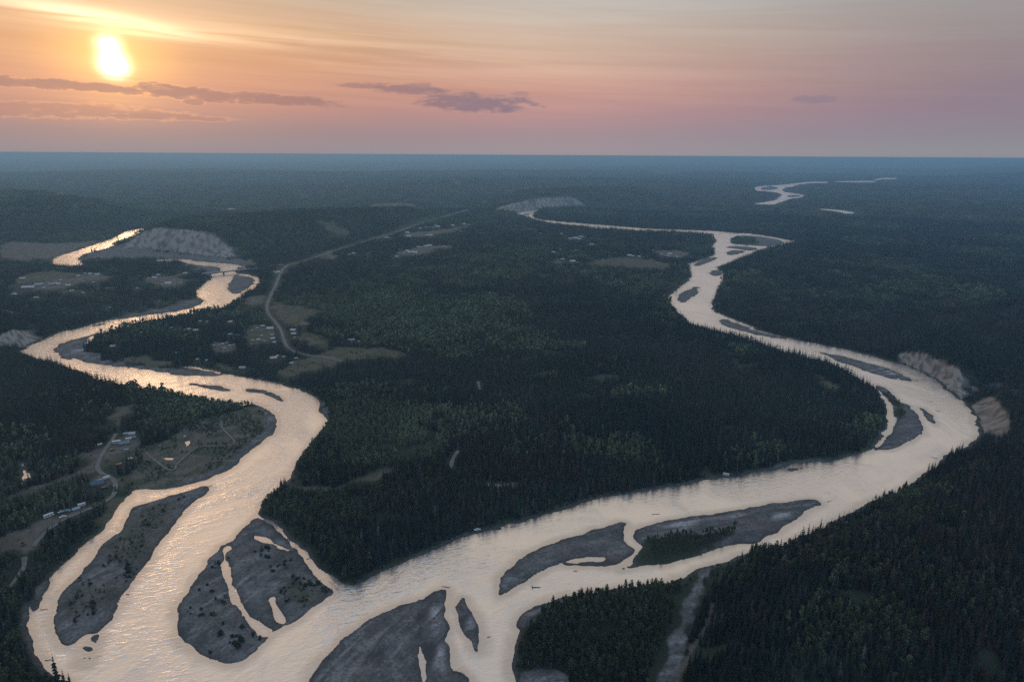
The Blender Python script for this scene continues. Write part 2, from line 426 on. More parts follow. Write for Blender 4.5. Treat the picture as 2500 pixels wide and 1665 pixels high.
SCRUB = [  # half-open bar ground with grass and brush
    "E 2050,790 1900,870 1750,900 1650,960 1500,1000 1300,1130 1150,1160 1130,1250 1050,1400 1060,1500 1300,1505 1500,1480 1720,1400 1900,1310 2020,1210 2150,1090 2250,1010 2270,930 2200,840",
]
SCRUB_ON_BAR = [
    "J 200,460 350,500 470,580 600,740 700,840 600,880 480,950 350,900 250,700", "I 1700,650 1820,720 1900,900 1800,1150 1650,1100 1600,900",
    "I 1150,150 1480,60 1400,220 1250,450 1050,750 800,1050 560,1050 520,950 700,720 900,480",
]
SAND = ["K 1380,300 1500,260 1700,230 1900,210 2100,170 2200,150 2000,220 1700,262 1450,325", "L 330,190 430,150 450,200 300,260 240,240", "H 1130,490 1250,515 1330,565 1200,545",
        "J 1530,960 1580,980 1600,1150 1560,1180", "J 1560,1300 1620,1300 1650,1500 1580,1480", "J 1800,1010 1850,1030 1870,1130 1830,1110",
        "J 40,345 250,400 420,490 400,510 200,430", "E 600,370 710,330 720,390 620,400", "I 800,880 850,880 860,990 790,990"]
MUD = ["J 1385,1020 1440,975 1480,990 1420,1150 1500,1220 1570,1250 1540,1400 1500,1500 1500,3000 1460,3000 1430,1450 1400,1200", "J 850,1450 880,1460 860,1540 760,1568 740,1560",
       "K 950,570 1080,575 1150,500 1180,500 1080,580 1000,612 800,612 700,600 850,590", "J 1760,960 1800,1000 1840,1120 1800,1080", "L 350,90 630,70 560,140 440,240 200,350 0,435 0,400 200,340 420,210 480,120"]
GRASS = [
    "C 770,1000 880,970 950,945 1050,935 1200,955 1460,975 1490,1020 1400,1042 1250,1027 1000,1012",
    "F 560,410 700,350 900,330 1150,340 1300,385 1280,410 1100,420 950,430 800,450 700,480 560,520 400,560 300,590 270,530 350,480 420,440 520,430",
    "B 200,1310 430,1340 630,1380 600,1410 450,1450 480,1500 420,1500 250,1440", "F 480,210 600,230 660,280 700,330 600,330 480,270 400,270",
    "E 1720,470 1850,450 1920,500 1930,540 1800,520", "E 1020,410 1300,420 1440,490 1300,495 1080,470",
    "F 300,1440 480,1490 700,1490 850,1440 1000,1370 1230,1330 1200,1370 1000,1440 880,1450 760,1500 450,1515 350,1500",
    "A 200,1090 280,1060 500,1055 690,1080 480,1130 250,1150 60,1165",
    "E 1140,1150 1130,1250 1050,1400 1060,1500 960,1568 I 930,60 880,80 960,20 1080,0 1030,70 950,150 900,230 800,320 760,320 800,200 880,130 E 960,1480 1040,1400 1050,1250",
    "E 950,1180 1050,1200 960,1300 850,1290",
    "C 1300,252 1450,235 1600,228 1650,240 1450,262", "C 1890,735 2000,745 1990,750 1880,742", "B 1870,735 1960,728 1950,740", "C 480,965 560,950 600,980 520,985",
    "H 680,560 740,600 820,680 760,690 700,620", "B 600,765 800,755 900,770 700,775", "D 570,1190 650,1220 600,1210", "D 1060,1235 1155,1250 1100,1252",
    "E 2070,1, 2080,2" if False else "F 0,200 60,150 180,150 250,240 240,300 60,310 0,280",
]
DIRT = [
    "E 1000,820 1130,800 1050,870 980,950 985,1000 930,930 890,915",
    "E 660,1200 930,1140 1050,1030 1130,1050 1140,1150 1050,1200 930,1210 850,1310 860,1370 960,1390 900,1480 840,1440 780,1350 300,1500 100,1575 100,1545 400,1440 720,1320 730,1260",
    "I 0,390 200,320 370,250 520,220 680,150 760,120 740,160 650,205 540,235 370,360 290,470 220,530 190,540 140,490 0,490",
    "A 0,800 450,832 700,812 860,788 760,842 600,880 430,950 0,975",
    "A 150,1200 350,1150 560,1110 700,1075 900,1090 900,1120 650,1140 560,1190 300,1215",
    "B 1200,910 1300,880 1500,840 1750,850 1550,870 1440,920 1300,925", "B 1300,745 1450,730 1700,700 1850,680 1700,720 1500,770 1320,770",
    "B 630,930 680,890 730,900 740,945 700,955", "A 1200,1110 1400,1100 1560,1125 1420,1180 1300,1175",
    "C 1310,900 1450,880 1600,890 1640,930 1540,950 1400,935", "C 620,790 720,770 760,785 650,800", "B 0,1260 150,1260 190,1290 100,1330 0,1320",
    "A 0,1400 150,1410 160,1440 80,1475 0,1460", "F 560,405 660,400 760,435 700,445 600,430", "E 1740,300 1850,290 1930,320 1900,370 1790,370",
    "B 0,955 70,970 85,990 0,1010", "B 1950,465 2000,485 1960,500", "B 1680,315 1710,320 1765,385 1740,385", "B 925,540 1150,490 1430,510 1300,540 1000,550",
    "B 430,1500 480,1475 470,1500", "G 0,1470 60,1460 250,1445 170,1490 80,1500",
]
ASPEN = [  # paler leafy woods
    "F 700,880 1000,860 1400,850 1800,860 2355,820 2355,1050 1800,1100 1400,1250 1100,1300 900,1300 700,1100",
    "G 800,780 1050,700 1350,650 1490,680 1480,740 1200,780 900,810", "G 0,870 350,830 330,900 0,950", "G 0,250 400,220 900,280 800,400 300,380 0,400",
    "E 950,600 1500,690 2000,790 1800,900 1500,1000 1200,1120 1150,1000 1300,850 1000,760",
    "H 900,1000 1200,900 1230,1000 1150,1120 900,1200 700,1200", "F 300,230 1300,400 1900,450 2355,300 2355,100 1300,250 800,200",
    "K 640,830 1200,720 1700,650 1690,700 1540,950 1400,1350 1200,1568 600,1568 200,1450 200,1200 500,950",
    "L 600,1300 900,1150 1300,1300 1500,1450 1500,1800 300,1800 300,1400", "L 0,550 300,440 400,500 100,700 0,850",
    "L 1250,0 1600,0 1550,150 1300,100", "B 200,1290 1000,1260 1500,1300 2355,1200 2355,1568 1500,1568 700,1520 630,1400",
    "E 700,300 1200,420 1440,480 1700,400 1700,250 1300,150 900,200",
    "J 130,90 350,150 420,400 560,560 700,700 500,520 300,300 100,210", "B 1600,1150 2000,1050 2355,1000 2355,1150 1700,1230",
]
CREEK_TRACK = "K 1820,950 1740,1180 1640,1300 1600,1420 1540,1500 1500,1640"

ROADS = {
    'highway': ("B 1840,550 1650,600 1450,655 1350,690 1250,730 1100,775 900,835 730,885 600,930 440,985 320,1010 270,1110 230,1210 190,1290 170,1350 190,1420 240,1470 290,1540 F 300,230 310,260 330,320 380,370 470,395 520,408 600,412 700,435 800,452", 11.5),
    'farm': ("E 955,1050 920,1110 850,1200 810,1280 800,1340 830,1375 900,1400 945,1440 955,1500 I 930,60 850,110 700,175 530,240 400,330 330,400 280,470", 4.0),
    'bank': ("I 205,555 205,600 200,650 130,750 65,820", 3.5),
    'brush': ("E 1820,940 1820,1000 1880,1060 1930,1110 1920,1150 1700,1150 1600,1165 1500,1260 1440,1310 1450,1340 1400,1360 1300,1290 1200,1200", 2.2),
    'woods': ("F 1745,1190 1710,1240 1690,1290 1690,1340", 4.0), 'cut': ("F 1910,620 1920,690", 3.5), 'clearing': ("F 1960,1470 2080,1480 2190,1475", 6.0),
    'bridge_approach': ("A 1990,1065 2080,1045 B 130,1035 230,1000 320,1010", 8.0), 'west': ("A 1715,1082 1580,1060 1500,1080 1300,1130 1050,1180 700,1215 370,1245", 7.0),
    'fields': ("F 280,182 200,190 60,200", 4.0),
}

# ------------------------------------------------------------------ where buildings and vehicles stand (tile, place, x y width kind colour [own label])
HOUSES = [
    ('E', 'in the village clearing beside the highway', [
        (2160, 165, 34, 'house', 'white'), (2218, 188, 58, 'house', 'white', 'widest white-roofed house at the end of the lane in the village'), (2235, 237, 32, 'house', 'grey'), (2238, 270, 42, 'house', 'white'), (2252, 300, 38, 'house', 'white'),
        (2155, 245, 14, 'van', 'white'), (2175, 288, 22, 'van', 'white'), (2125, 280, 26, 'trailer', 'white'), (2075, 280, 14, 'pickup', 'white'), (2070, 200, 20, 'shed', 'grey'), (2115, 178, 18, 'shed', 'white')]),
    ('F', 'on the far side of the highway', [
        (390, 200, 48, 'house', 'white'), (396, 230, 44, 'house', 'white'), (402, 260, 28, 'house', 'red')]),
    ('E', 'in the woods west of the village', [
        (1550, 190, 32, 'house', 'white'), (1522, 194, 18, 'shed', 'white'), (1610, 200, 40, 'house', 'white'), (1890, 234, 38, 'house', 'grey'), (1958, 237, 26, 'house', 'white'),
        (1800, 318, 22, 'house', 'grey'), (1832, 310, 26, 'house', 'white'), (1862, 302, 24, 'shed', 'grey'), (1842, 348, 30, 'house', 'grey'), (1760, 325, 22, 'shed', 'grey'), (1890, 325, 18, 'van', 'white'), (1920, 318, 20, 'shed', 'grey'),
        (930, 334, 46, 'house', 'pink', 'long faded red roof standing alone in the leafy woods of the bend'), (1455, 382, 16, 'shed', 'white'), (1620, 437, 20, 'shed', 'white'), (1695, 446, 14, 'shed', 'white'), (1645, 122, 24, 'house', 'white'), (1700, 126, 20, 'shed', 'white'), (1890, 132, 40, 'house', 'pink'), (1412, 176, 12, 'shed', 'white'), (1160, 214, 10, 'shed', 'grey')]),
    ('F', 'by the green field on the river bank', [
        (228, 432, 60, 'house', 'pink', 'wide faded red house half hidden by trees near the bank'), (415, 430, 32, 'house', 'grey'), (376, 474, 24, 'trailer', 'white', 'white trailer parked in the green field by the river'), (310, 416, 24, 'house', 'white'), (262, 408, 16, 'shed', 'white'), (-25, 512, 56, 'house', 'grey', 'grey house among the trees right at the water'),
        (872, 282, 46, 'house', 'grey'), (846, 274, 18, 'house', 'white'), (930, 290, 18, 'shed', 'white')]),
    ('E', 'at the lodge beside the gravel drive', [
        (1040, 1052, 44, 'house', 'grey'), (1087, 1052, 54, 'house', 'white', 'white-roofed building at the back edge of the lodge yard'), (1092, 1087, 56, 'house', 'green', 'small green-roofed building in the middle of the lodge yard'), (1058, 1102, 46, 'trailer', 'white'),
        (962, 1127, 46, 'motorhome', 'white', 'white motorhome parked at the front left of the lodge'), (1025, 1136, 82, 'house', 'green', 'largest green-roofed lodge building at the drive'), (820, 1140, 36, 'shed', 'white', 'white shed in the wood edge left of the drive'),
        (1040, 1182, 34, 'shed', 'grey'), (925, 1188, 14, 'van', 'dark'), (1070, 1257, 22, 'pickup', 'white', 'white pickup among the spruces in front of the lodge'), (975, 1304, 46, 'shed', 'red', 'red-roofed shed beside the clump of tall spruces')]),
    ('E', 'on the near loop of the drive', [
        (805, 1470, 104, 'house', 'blue', 'blue-roofed house with trucks parked around it'), (878, 1421, 38, 'trailer', 'white', 'white camping trailer behind the blue-roofed house'), (820, 1436, 36, 'shed', 'white'), (862, 1500, 20, 'van', 'dark')]),
    ('I', 'in the brown field above the side channel', [
        (405, 224, 74, 'motorhome', 'white', 'long white motorhome parked at the edge of the brown field'), (520, 228, 50, 'pickup', 'white', 'white pickup on the track right of the motorhome'), (505, 188, 14, 'pickup', 'grey', 'small grey pickup behind the motorhome'),
        (560, 180, 42, 'van', 'teal', 'teal van between the motorhome and the grey shed'), (627, 164, 62, 'shed', 'grey', 'grey-roofed shed beside the track above the side channel'), (675, 134, 62, 'trailer', 'white', 'white trailer farthest up the track above the side channel')]),
    ('A', 'in the town on the far left meadow', [
        (235, 1197, 100, 'house', 'white', 'biggest white-roofed hall at the front of the far left meadow'), (320, 1175, 62, 'house', 'grey', 'big grey-roofed hall beside the white one on the far left meadow'), (190, 1122, 46, 'house', 'white'), (425, 1168, 44, 'house', 'grey'), (455, 1158, 30, 'house', 'white'), (482, 1164, 36, 'house', 'white'), (560, 1178, 44, 'house', 'white'),
        (640, 1100, 32, 'house', 'white'), (700, 1076, 20, 'shed', 'white'), (742, 1081, 32, 'house', 'white'), (800, 1087, 40, 'house', 'white'), (500, 1132, 26, 'house', 'white'), (395, 1150, 26, 'house', 'grey'), (360, 1195, 24, 'shed', 'white')]),
    ('A', 'scattered in the far left woods', [
        (300, 1278, 38, 'house', 'grey'), (590, 1224, 40, 'house', 'grey'), (682, 1236, 24, 'house', 'white'), (905, 1356, 12, 'shed', 'white'), (770, 1152, 26, 'house', 'grey'), (1130, 1198, 22, 'shed', 'grey'), (120, 1250, 40, 'house', 'pink')]),
    ('A', 'near the west end of the bridge', [
        (1222, 1112, 16, 'shed', 'white'), (1270, 1112, 36, 'house', 'white'), (1302, 1090, 30, 'house', 'white'), (1380, 1162, 56, 'house', 'white'), (1334, 1166, 20, 'shed', 'white'), (1520, 1077, 34, 'house', 'white'), (1595, 1042, 14, 'shed', 'white'), (1488, 1152, 12, 'shed', 'white')]),
    ('B', 'where the highway bends', [(264, 1068, 40, 'house', 'white'), (238, 1062, 22, 'shed', 'white'), (250, 1076, 18, 'shed', 'grey'), (850, 918, 20, 'shed', 'white'), (886, 910, 26, 'house', 'white'), (905, 918, 14, 'shed', 'grey')]),
    ('B', 'in the far pale clearings along the highway', [
        (1340, 772, 50, 'house', 'white'), (1328, 742, 36, 'house', 'white'), (1555, 684, 22, 'house', 'white'), (1578, 692, 34, 'house', 'white'), (1480, 694, 22, 'house', 'grey'), (1540, 698, 14, 'shed', 'white'), (1432, 706, 28, 'house', 'grey'), (1700, 681, 28, 'house', 'white'), (1796, 673, 32, 'house', 'white'), (1832, 676, 24, 'house', 'grey'), (1764, 723, 14, 'shed', 'white'), (1508, 766, 54, 'house', 'pink'), (1162, 786, 42, 'house', 'grey')]),
    ('B', 'in the pale clearing in the middle distance', [
        (1325, 890, 30, 'house', 'white'), (1392, 907, 44, 'house', 'white'), (1350, 906, 56, 'house', 'white'), (1300, 908, 24, 'shed', 'grey'), (1420, 864, 34, 'house', 'grey'), (1480, 856, 40, 'house', 'white'), (1512, 848, 36, 'house', 'white'), (1450, 862, 18, 'shed', 'white'), (1240, 938, 28, 'house', 'white'), (1625, 856, 24, 'shed', 'grey')]),
    ('C', 'in the woods beyond the green hay field', [
        (402, 744, 14, 'shed', 'white'), (578, 750, 24, 'house', 'white'), (650, 792, 36, 'house', 'grey'), (690, 788, 40, 'house', 'white'), (735, 778, 42, 'house', 'grey'), (718, 794, 30, 'shed', 'white'), (820, 842, 42, 'house', 'grey'), (510, 904, 32, 'house', 'white'), (565, 916, 14, 'shed', 'white'), (700, 888, 30, 'house', 'grey'), (565, 878, 18, 'shed', 'grey')]),
    ('C', 'beside the green hay field', [
        (585, 962, 36, 'house', 'grey'), (664, 980, 48, 'house', 'white', 'largest white-roofed barn left of the green hay field'), (700, 984, 16, 'shed', 'white'), (865, 969, 26, 'shed', 'blue', 'blue-roofed shed at the edge of the green hay field'), (915, 961, 14, 'shed', 'white'), (1130, 931, 38, 'house', 'white'), (1162, 934, 26, 'house', 'white'), (1214, 940, 32, 'house', 'white'), (410, 955, 14, 'shed', 'grey')]),
    ('C', 'in the gravel yard beyond the green hay field', [
        (1325, 886, 14, 'shed', 'white'), (1396, 916, 14, 'shed', 'white'), (1466, 921, 42, 'house', 'white'), (1452, 936, 32, 'house', 'pink'), (1522, 941, 26, 'house', 'pink'), (1598, 1046, 12, 'shed', 'white')]),
    ('G', 'on the wooded bank of the peninsula', [(1925, 1386, 26, 'trailer', 'white', 'white trailer at the river edge of the wooded peninsula')]),
    ('J', 'at the water below the peninsula woods', [(1903, 326, 14, 'pickup', 'white')]),
]

# ------------------------------------------------------------------ the ground as a polar sheet round the viewer
TH_F = np.radians(np.linspace(-54, 54, 1240))
TH_C = np.radians(np.linspace(54, 306, 66))[1:-1]
TH = np.concatenate([TH_F, TH_C])
NR = 1080
RR = 150.0 * (80000.0 / 150.0) ** (np.arange(NR) / (NR - 1))
GX = (RR[:, None] * np.sin(TH)[None, :]).astype(np.float32)
GY = (RR[:, None] * np.cos(TH)[None, :]).astype(np.float32)
GR = np.repeat(RR[:, None], len(TH), 1).astype(np.float32)
NF = len(TH_F)


def vnoise(x, y, seed=0):
    xi, yi = np.floor(x).astype(np.int64), np.floor(y).astype(np.int64)
    fx, fy = x - xi, y - yi
    fx, fy = fx * fx * (3 - 2 * fx), fy * fy * (3 - 2 * fy)

    def h(a, c):
        n = (a * 374761393 + c * 668265263 + seed * 144665) & 0xFFFFFFFF
        n = ((n ^ (n >> 13)) * 1274126177) & 0xFFFFFFFF
        return ((n ^ (n >> 16)) & 0xFFFF) / 65535.0
    return (h(xi, yi) * (1 - fx) + h(xi + 1, yi) * fx) * (1 - fy) + (h(xi, yi + 1) * (1 - fx) + h(xi + 1, yi + 1) * fx) * fy


def fbm(x, y, seed=0, n=4):
    a, s, t = 0.5, 0.0, 0.0
    for i in range(n):
        s = s + a * vnoise(x * 2 ** i + 17.3 * i, y * 2 ** i - 9.1 * i, seed + i)
        t += a
        a *= 0.5
    return s / t


def seg_dist_block(D, p, q, margin, A=None, a0=0.0):
    """lower D (distance) near the segment p-q, on the fine part of the sheet"""
    rp, rq = np.hypot(*p), np.hypot(*q)
    tp, tq = math.atan2(p[0], p[1]), math.atan2(q[0], q[1])
    m = margin
    mid = (p + q) / 2
    L = np.hypot(*(q - p)) / 2 + m
    rm = np.hypot(*mid)
    lo_r, hi_r = max(min(rp, rq, rm - 0) - m, 1), max(rp, rq) + m
    dt = math.asin(min(1, L / max(rm, L + 1e-6)))
    tm = math.atan2(mid[0], mid[1])
    i0, i1 = np.searchsorted(RR, lo_r * 0.98), np.searchsorted(RR, hi_r * 1.02)
    j0, j1 = np.searchsorted(TH_F, tm - dt), np.searchsorted(TH_F, tm + dt)
    if i1 <= i0 or j1 <= j0:
        return
    x, y = GX[i0:i1, j0:j1], GY[i0:i1, j0:j1]
    d = q - p
    l2 = float(d @ d) + 1e-9
    t = np.clip(((x - p[0]) * d[0] + (y - p[1]) * d[1]) / l2, 0, 1)
    dd = np.hypot(x - (p[0] + t * d[0]), y - (p[1] + t * d[1]))
    if A is not None:
        A[i0:i1, j0:j1] = np.where(dd < D[i0:i1, j0:j1], a0 + t * math.sqrt(l2), A[i0:i1, j0:j1])
    D[i0:i1, j0:j1] = np.minimum(D[i0:i1, j0:j1], dd)


def inside_mask(P):
    """even-odd test on the fine part of the sheet"""
    r = np.hypot(P[:, 0], P[:, 1])
    t = np.arctan2(P[:, 0], P[:, 1])
    i0, i1 = max(np.searchsorted(RR, r.min() * 0.5), 0), min(np.searchsorted(RR, r.max() * 1.01) + 1, NR)
    if i0 > 0 and r.min() < 160:
        i0 = 0
    j0, j1 = max(np.searchsorted(TH_F, t.min()) - 1, 0), min(np.searchsorted(TH_F, t.max()) + 1, NF)
    M = np.zeros((NR, len(TH)), bool)
    x, y = GX[i0:i1, j0:j1], GY[i0:i1, j0:j1]
    ins = np.zeros(x.shape, bool)
    Q = np.roll(P, -1, 0)
    for (x1, y1), (x2, y2) in zip(P, Q):
        if y1 == y2:
            continue
        c = ((y1 > y) != (y2 > y)) & (x < (x2 - x1) * (y - y1) / (y2 - y1) + x1)
        ins ^= c
    M[i0:i1, j0:j1] = ins
    return M


def sdf(P, margin=60.0, rel=0.02, closed=True):
    """signed distance, minus inside; cut off at margin"""
    D = np.full((NR, len(TH)), 1e6, np.float32)
    n = len(P)
    for k in range(n if closed else n - 1):
        p, q = P[k], P[(k + 1) % n]
        seg_dist_block(D, p, q, max(margin, rel * np.hypot(*p)))
    if closed:
        D = np.where(inside_mask(P), -D, D)
    return D


river_poly = world_poly(RIVER)
sd = sdf(river_poly)
for s in MORE_WATER:
    sd = np.minimum(sd, sdf(world_poly(s)))
bar_sd = []
allbar = np.full(sd.shape, 1e6, np.float32)
for s, nm in BARS:
    d = sdf(world_poly(s))
    bar_sd.append(d)
    allbar = np.minimum(allbar, d)
    sd = np.maximum(sd, -d)
for s in PONDS:
    sd = np.minimum(sd, sdf(world_poly(s), 25, 0.01))
# ragged water's edge
sd = np.where(np.abs(sd) < 1e5, sd + (fbm(GX / 13, GY / 13, 3, 5) - 0.5) * 8.0 * np.clip(GR / 700, 0.7, 2.0), sd).astype(np.float32)

Lbank = np.maximum(11.0, 0.007 * GR)


def mask_of(polys, soft=5.0):
    m = np.zeros(sd.shape, np.float32)
    for s in polys:
        d = sdf(world_poly(s), 40, 0.012)
        d = d + (fbm(GX / 18, GY / 18, 11, 4) - 0.5) * np.clip(GR * 0.03, 10, 80)
        m = np.maximum(m, np.clip(0.5 - d / np.maximum(soft, 0.004 * GR), 0, 1))
    return m


m_scrub = mask_of(SCRUB)
m_bank = np.clip(1.3 - sd / (1.2 + 6 * np.maximum(fbm(GX / 60, GY / 60, 15, 2) - 0.25, 0)), 0, 1) * (sd > 0) * (GR < 2500)
m_gravel = np.maximum(np.maximum(mask_of(GRAVEL, 2.0), m_bank * 0.8), np.clip(1 - allbar / 3.0, 0, 1))
m_sbar = mask_of(SCRUB_ON_BAR, 8.0) * np.clip(fbm(GX / 30, GY / 30, 13, 3) * 3 - 0.95, 0, 1) * 0.8
m_gravel = m_gravel * (1 - m_sbar)
m_scrub = np.maximum(m_scrub, m_sbar)
m_sand = mask_of(SAND, 6.0)
m_mud = mask_of(MUD, 4.0) * np.clip(fbm(GX / 12, GY / 12, 14, 3) * 2.4 - 0.5, 0, 1)
m_grass = mask_of(GRASS)
m_dirt = mask_of(DIRT)
m_aspen = mask_of(ASPEN, 25.0)
m_fbar = mask_of(FOREST_ON_BAR, 3.0)
m_aspen = np.maximum(m_aspen, m_fbar * 2.5)
track = sdf(world_poly(CREEK_TRACK, 1, False), 20, 0.01, closed=False)
m_dirt = np.maximum(m_dirt, np.clip(1.2 - track / 2.5, 0, 1))
road_d = np.full(sd.shape, 1e6, np.float32)
road_lines = {}
for k, (s, w) in ROADS.items():
    L = world_poly(s, 1, False)
    road_lines[k] = (L, w)
    road_d = np.minimum(road_d, sdf(L, 30, 0.01, closed=False) - w / 2)


# --- heights
def hill(front, other, H, Wf, Wo, lead=0, trail=0):
    """plateau: outline = front (steep, maybe a cut bank) then the rest (gentle)"""
    F, O = world_poly(front, 0), world_poly(other, 0)
    P = np.vstack([F, O])
    ins = inside_mask(P)
    Df = np.full(sd.shape, 1e6, np.float32)
    Do = np.full(sd.shape, 1e6, np.float32)
    Dc = np.full(sd.shape, 1e6, np.float32)
    AL = np.zeros(sd.shape, np.float32)
    run = 0.0
    for k in range(len(F) - 1):
        seg_dist_block(Df, F[k], F[k + 1], Wf * 1.3, AL, run)
        run += float(np.hypot(*(F[k + 1] - F[k])))
        if lead <= k < len(F) - 1 - trail:
            seg_dist_block(Dc, F[k], F[k + 1], Wf * 1.3)
    O2 = np.vstack([F[-1:], O, F[:1]])
    for k in range(len(O2) - 1):
        seg_dist_block(Do, O2[k], O2[k + 1], Wo * 1.2)
    wob = 0.85 + 0.3 * fbm(GX / 60, GY / 60, 31, 3)
    a = np.clip(Df / (Wf * wob), 0, 1)
    c = np.clip(Do / (Wo * wob), 0, 1)
    c = c * c * (3 - 2 * c)
    a = a * (1.25 - 0.25 * a)
    face = np.clip((1.0 - a) / 0.06, 0, 1) * np.clip((c - 0.15) / 0.2, 0, 1) * (ins & (Dc < Wf * 1.29))
    streak = fbm(AL / max(H * 0.10, 0.002 * 2100 if H > 40 else 0), Df / (H * 1.6), 33, 4)
    hh = H * np.minimum(a, 1) * c + face * (streak - 0.5) * H * 0.07
    return np.where(ins, hh, 0).astype(np.float32), face.astype(np.float32), (streak * face).astype(np.float32)


hills = [
    hill("A 850,868 1050,872 1190,874 1300,890 1500,912 1700,935 1890,950 1960,945 B 60,925", "B 400,850 700,800 1000,760 1300,700 1500,650 1650,600 1550,575 1300,610 900,635 500,650 100,670 A 1900,700 1500,715 1150,770", 66, 66, 170, 2, 2),
    hill("H 1250,438 1300,456 1370,478 1450,509 1550,554 1630,604 1700,664 1760,714 1835,766 1890,750 1960,700", "H 2020,680 2300,690 2600,700 4500,800 4500,0 3000,-100 1500,100 1150,380", 23, 27, 45, 2, 2),
    hill("H 1835,775 1868,792 1896,832 1932,892 1960,950 1974,1025 1982,1075", "H 1990,1120 1900,1190 1700,1320 1400,1560 L 800,360 300,600 K 2200,700 1950,800 1850,1000 1800,1180 1700,1320 1640,1568 1600,2000 L 4000,2000 H 5000,900 2300,700 1960,730", 22, 27, 45, 1, 1),
    hill("E 480,214 420,236 372,256 215,337 20,335 -300,330", "E -900,200 A -900,1300 100,1330 300,1420 560,1520", 32, 34, 110, 2, 1),
    hill("C -60,540 60,560 190,576 260,565 390,545 640,528 800,524 1000,522", "C 1500,530 1500,425 60,425 -60,480", 60, 85, 330, 1, 2),
]
Z = np.zeros(sd.shape, np.float32)
m_cliff = np.zeros(sd.shape, np.float32)
m_streak = np.zeros(sd.shape, np.float32)
for hz, hc, hs in hills:
    Z = np.maximum(Z, hz)
    m_cliff = np.maximum(m_cliff, hc)
    m_streak = np.maximum(m_streak, hs)
for fr, ot, H, Wo in [
        ("A -900,805 400,805 860,785 1000,725", "A 1300,684 1480,668 1480,600 1200,520 900,490 400,480 -900,480", 92, 560),
        ("D 1500,330 1900,370 2355,400", "D 4500,450 4500,130 2355,110 1900,130 1600,180", 120, 2600),
        ("A -900,425 180,420 360,405", "A 400,388 200,362 -900,360", 85, 500),
        ("C 300,428 900,432 1400,420", "C 1500,398 900,384 300,396", 60, 600),
        ("B 600,500 1200,470 1800,440", "B 2355,420 2355,330 1500,330 600,400", 34, 1100)]:
    Z = np.maximum(Z, hill(fr, ot, H, Wo, Wo)[0])
far = np.clip((GR - 3500) / 5000, 0, 1)
Z += far * np.maximum(fbm(GX / 2600, GY / 2600, 51, 4) - 0.38, 0) * 110
Z += np.clip((GR - 15000) / 20000, 0, 1) * np.maximum(fbm(GX / 9000, GY / 9000, 57, 3) - 0.35, 0) * 80
land = np.clip(sd / np.maximum(30, 0.01 * GR), 0, 1)
Z *= land
shore = 1.4 * np.clip(sd / Lbank, -1.6, 1)
onbar = allbar < 0
shore = np.where(onbar & (sd > 0), 1.3 * (1 - np.exp(-np.maximum(sd, 0) / 11)) * (0.8 + 0.8 * fbm(GX / 25, GY / 25, 71, 3)), shore)
Z += shore + np.where(sd > 0, (fbm(GX / 6, GY / 6, 72, 2) - 0.5) * 0.35, 0)
m_cliff = m_cliff * (Z > 1.0) * np.clip(0.55 + 1.1 * fbm(GX / 25, GY / 25, 78, 3), 0, 1)

# where trees stand
m_open = np.maximum.reduce([m_gravel, np.where(allbar < 2, 1.0, 0.0).astype(np.float32), m_grass, m_dirt, np.clip(m_cliff * 2.2, 0, 1), m_scrub])
wood = (1 - m_open)
wood = np.maximum(wood, m_fbar)
wood *= np.clip((sd - 2.5 - 5 * fbm(GX / 30, GY / 30, 81, 2)) / 3, 0, 1)
wood *= np.clip((road_d - 2.5) / 3, 0, 1)
_w = (sd < 0) & (GR > 4200)
_o = (np.maximum(m_grass, m_dirt) > 0.4) & (GR > 600)
_front = np.zeros(sd.shape, bool)
for q in range(1, 8):
    _front[:-q] |= _w[q:]
    if q < 5:
        _front[:-q] |= _o[q:]
wood = np.where(_front, 0.0, wood)
creek_d = sdf(world_poly(GRAVEL[5]), 30, 0.01)
wood *= np.clip((creek_d - 3) / 3, 0, 1)
hw_d = sdf(road_lines['highway'][0], 60, 0.02, closed=False)
wood *= np.clip((hw_d - np.clip(np.where(GR > 1900, GR * 0.011, GR * 0.006), 6, 34)) / 3, 0, 1)
m_grass = np.maximum(m_grass, np.clip(1 - (hw_d - 3) / 4, 0, 0.5) * (1 - m_dirt))
for m in (m_gravel, m_grass, m_dirt, m_scrub):
    m *= 1 - m_fbar


def samp(A, x, y):
    r, t = np.hypot(x, y), np.arctan2(x, y)
    fi = np.clip(np.log(r / RR[0]) / math.log(RR[-1] / RR[0]) * (NR - 1), 0, NR - 1.001)
    fj = np.clip((t - TH_F[0]) / (TH_F[-1] - TH_F[0]) * (NF - 1), 0, NF - 1.001)
    i, j = fi.astype(int), fj.astype(int)
    a, c = fi - i, fj - j
    return (A[i, j] * (1 - a) + A[i + 1, j] * a) * (1 - c) + (A[i, j + 1] * (1 - a) + A[i + 1, j + 1] * a) * c


def zat(x, y):
    return float(samp(Z, np.array([x]), np.array([y]))[0])


# ------------------------------------------------------------------ materials
def mat(name):
    m = bpy.data.materials.new(name)
    m.use_nodes = True
    t = m.node_tree
    p = t.nodes['Principled BSDF']
    p.inputs['Roughness'].default_value = 0.9
    p.inputs['Specular IOR Level'].default_value = 0.2
    return m, NB(t), p


def plain(name, col, rough=0.8, var=0.25, scale=1.5, spec=0.2, metal=0.0):
    m, b, p = mat(name)
    tc = b.n('ShaderNodeTexCoord')
    nz = b.noise(tc.outputs['Object'], scale, 4, 0.6)
    c = b.mix(b.sstep(nz, 0.3, 0.7), tuple(v * (1 - var) for v in col[:3]) + (1,), tuple(min(v * (1 + var), 1) for v in col[:3]) + (1,))
    b.put(p.inputs['Base Color'], c)
    p.inputs['Roughness'].default_value = rough
    p.inputs['Specular IOR Level'].default_value = spec
    p.inputs['Metallic'].default_value = metal
    return m


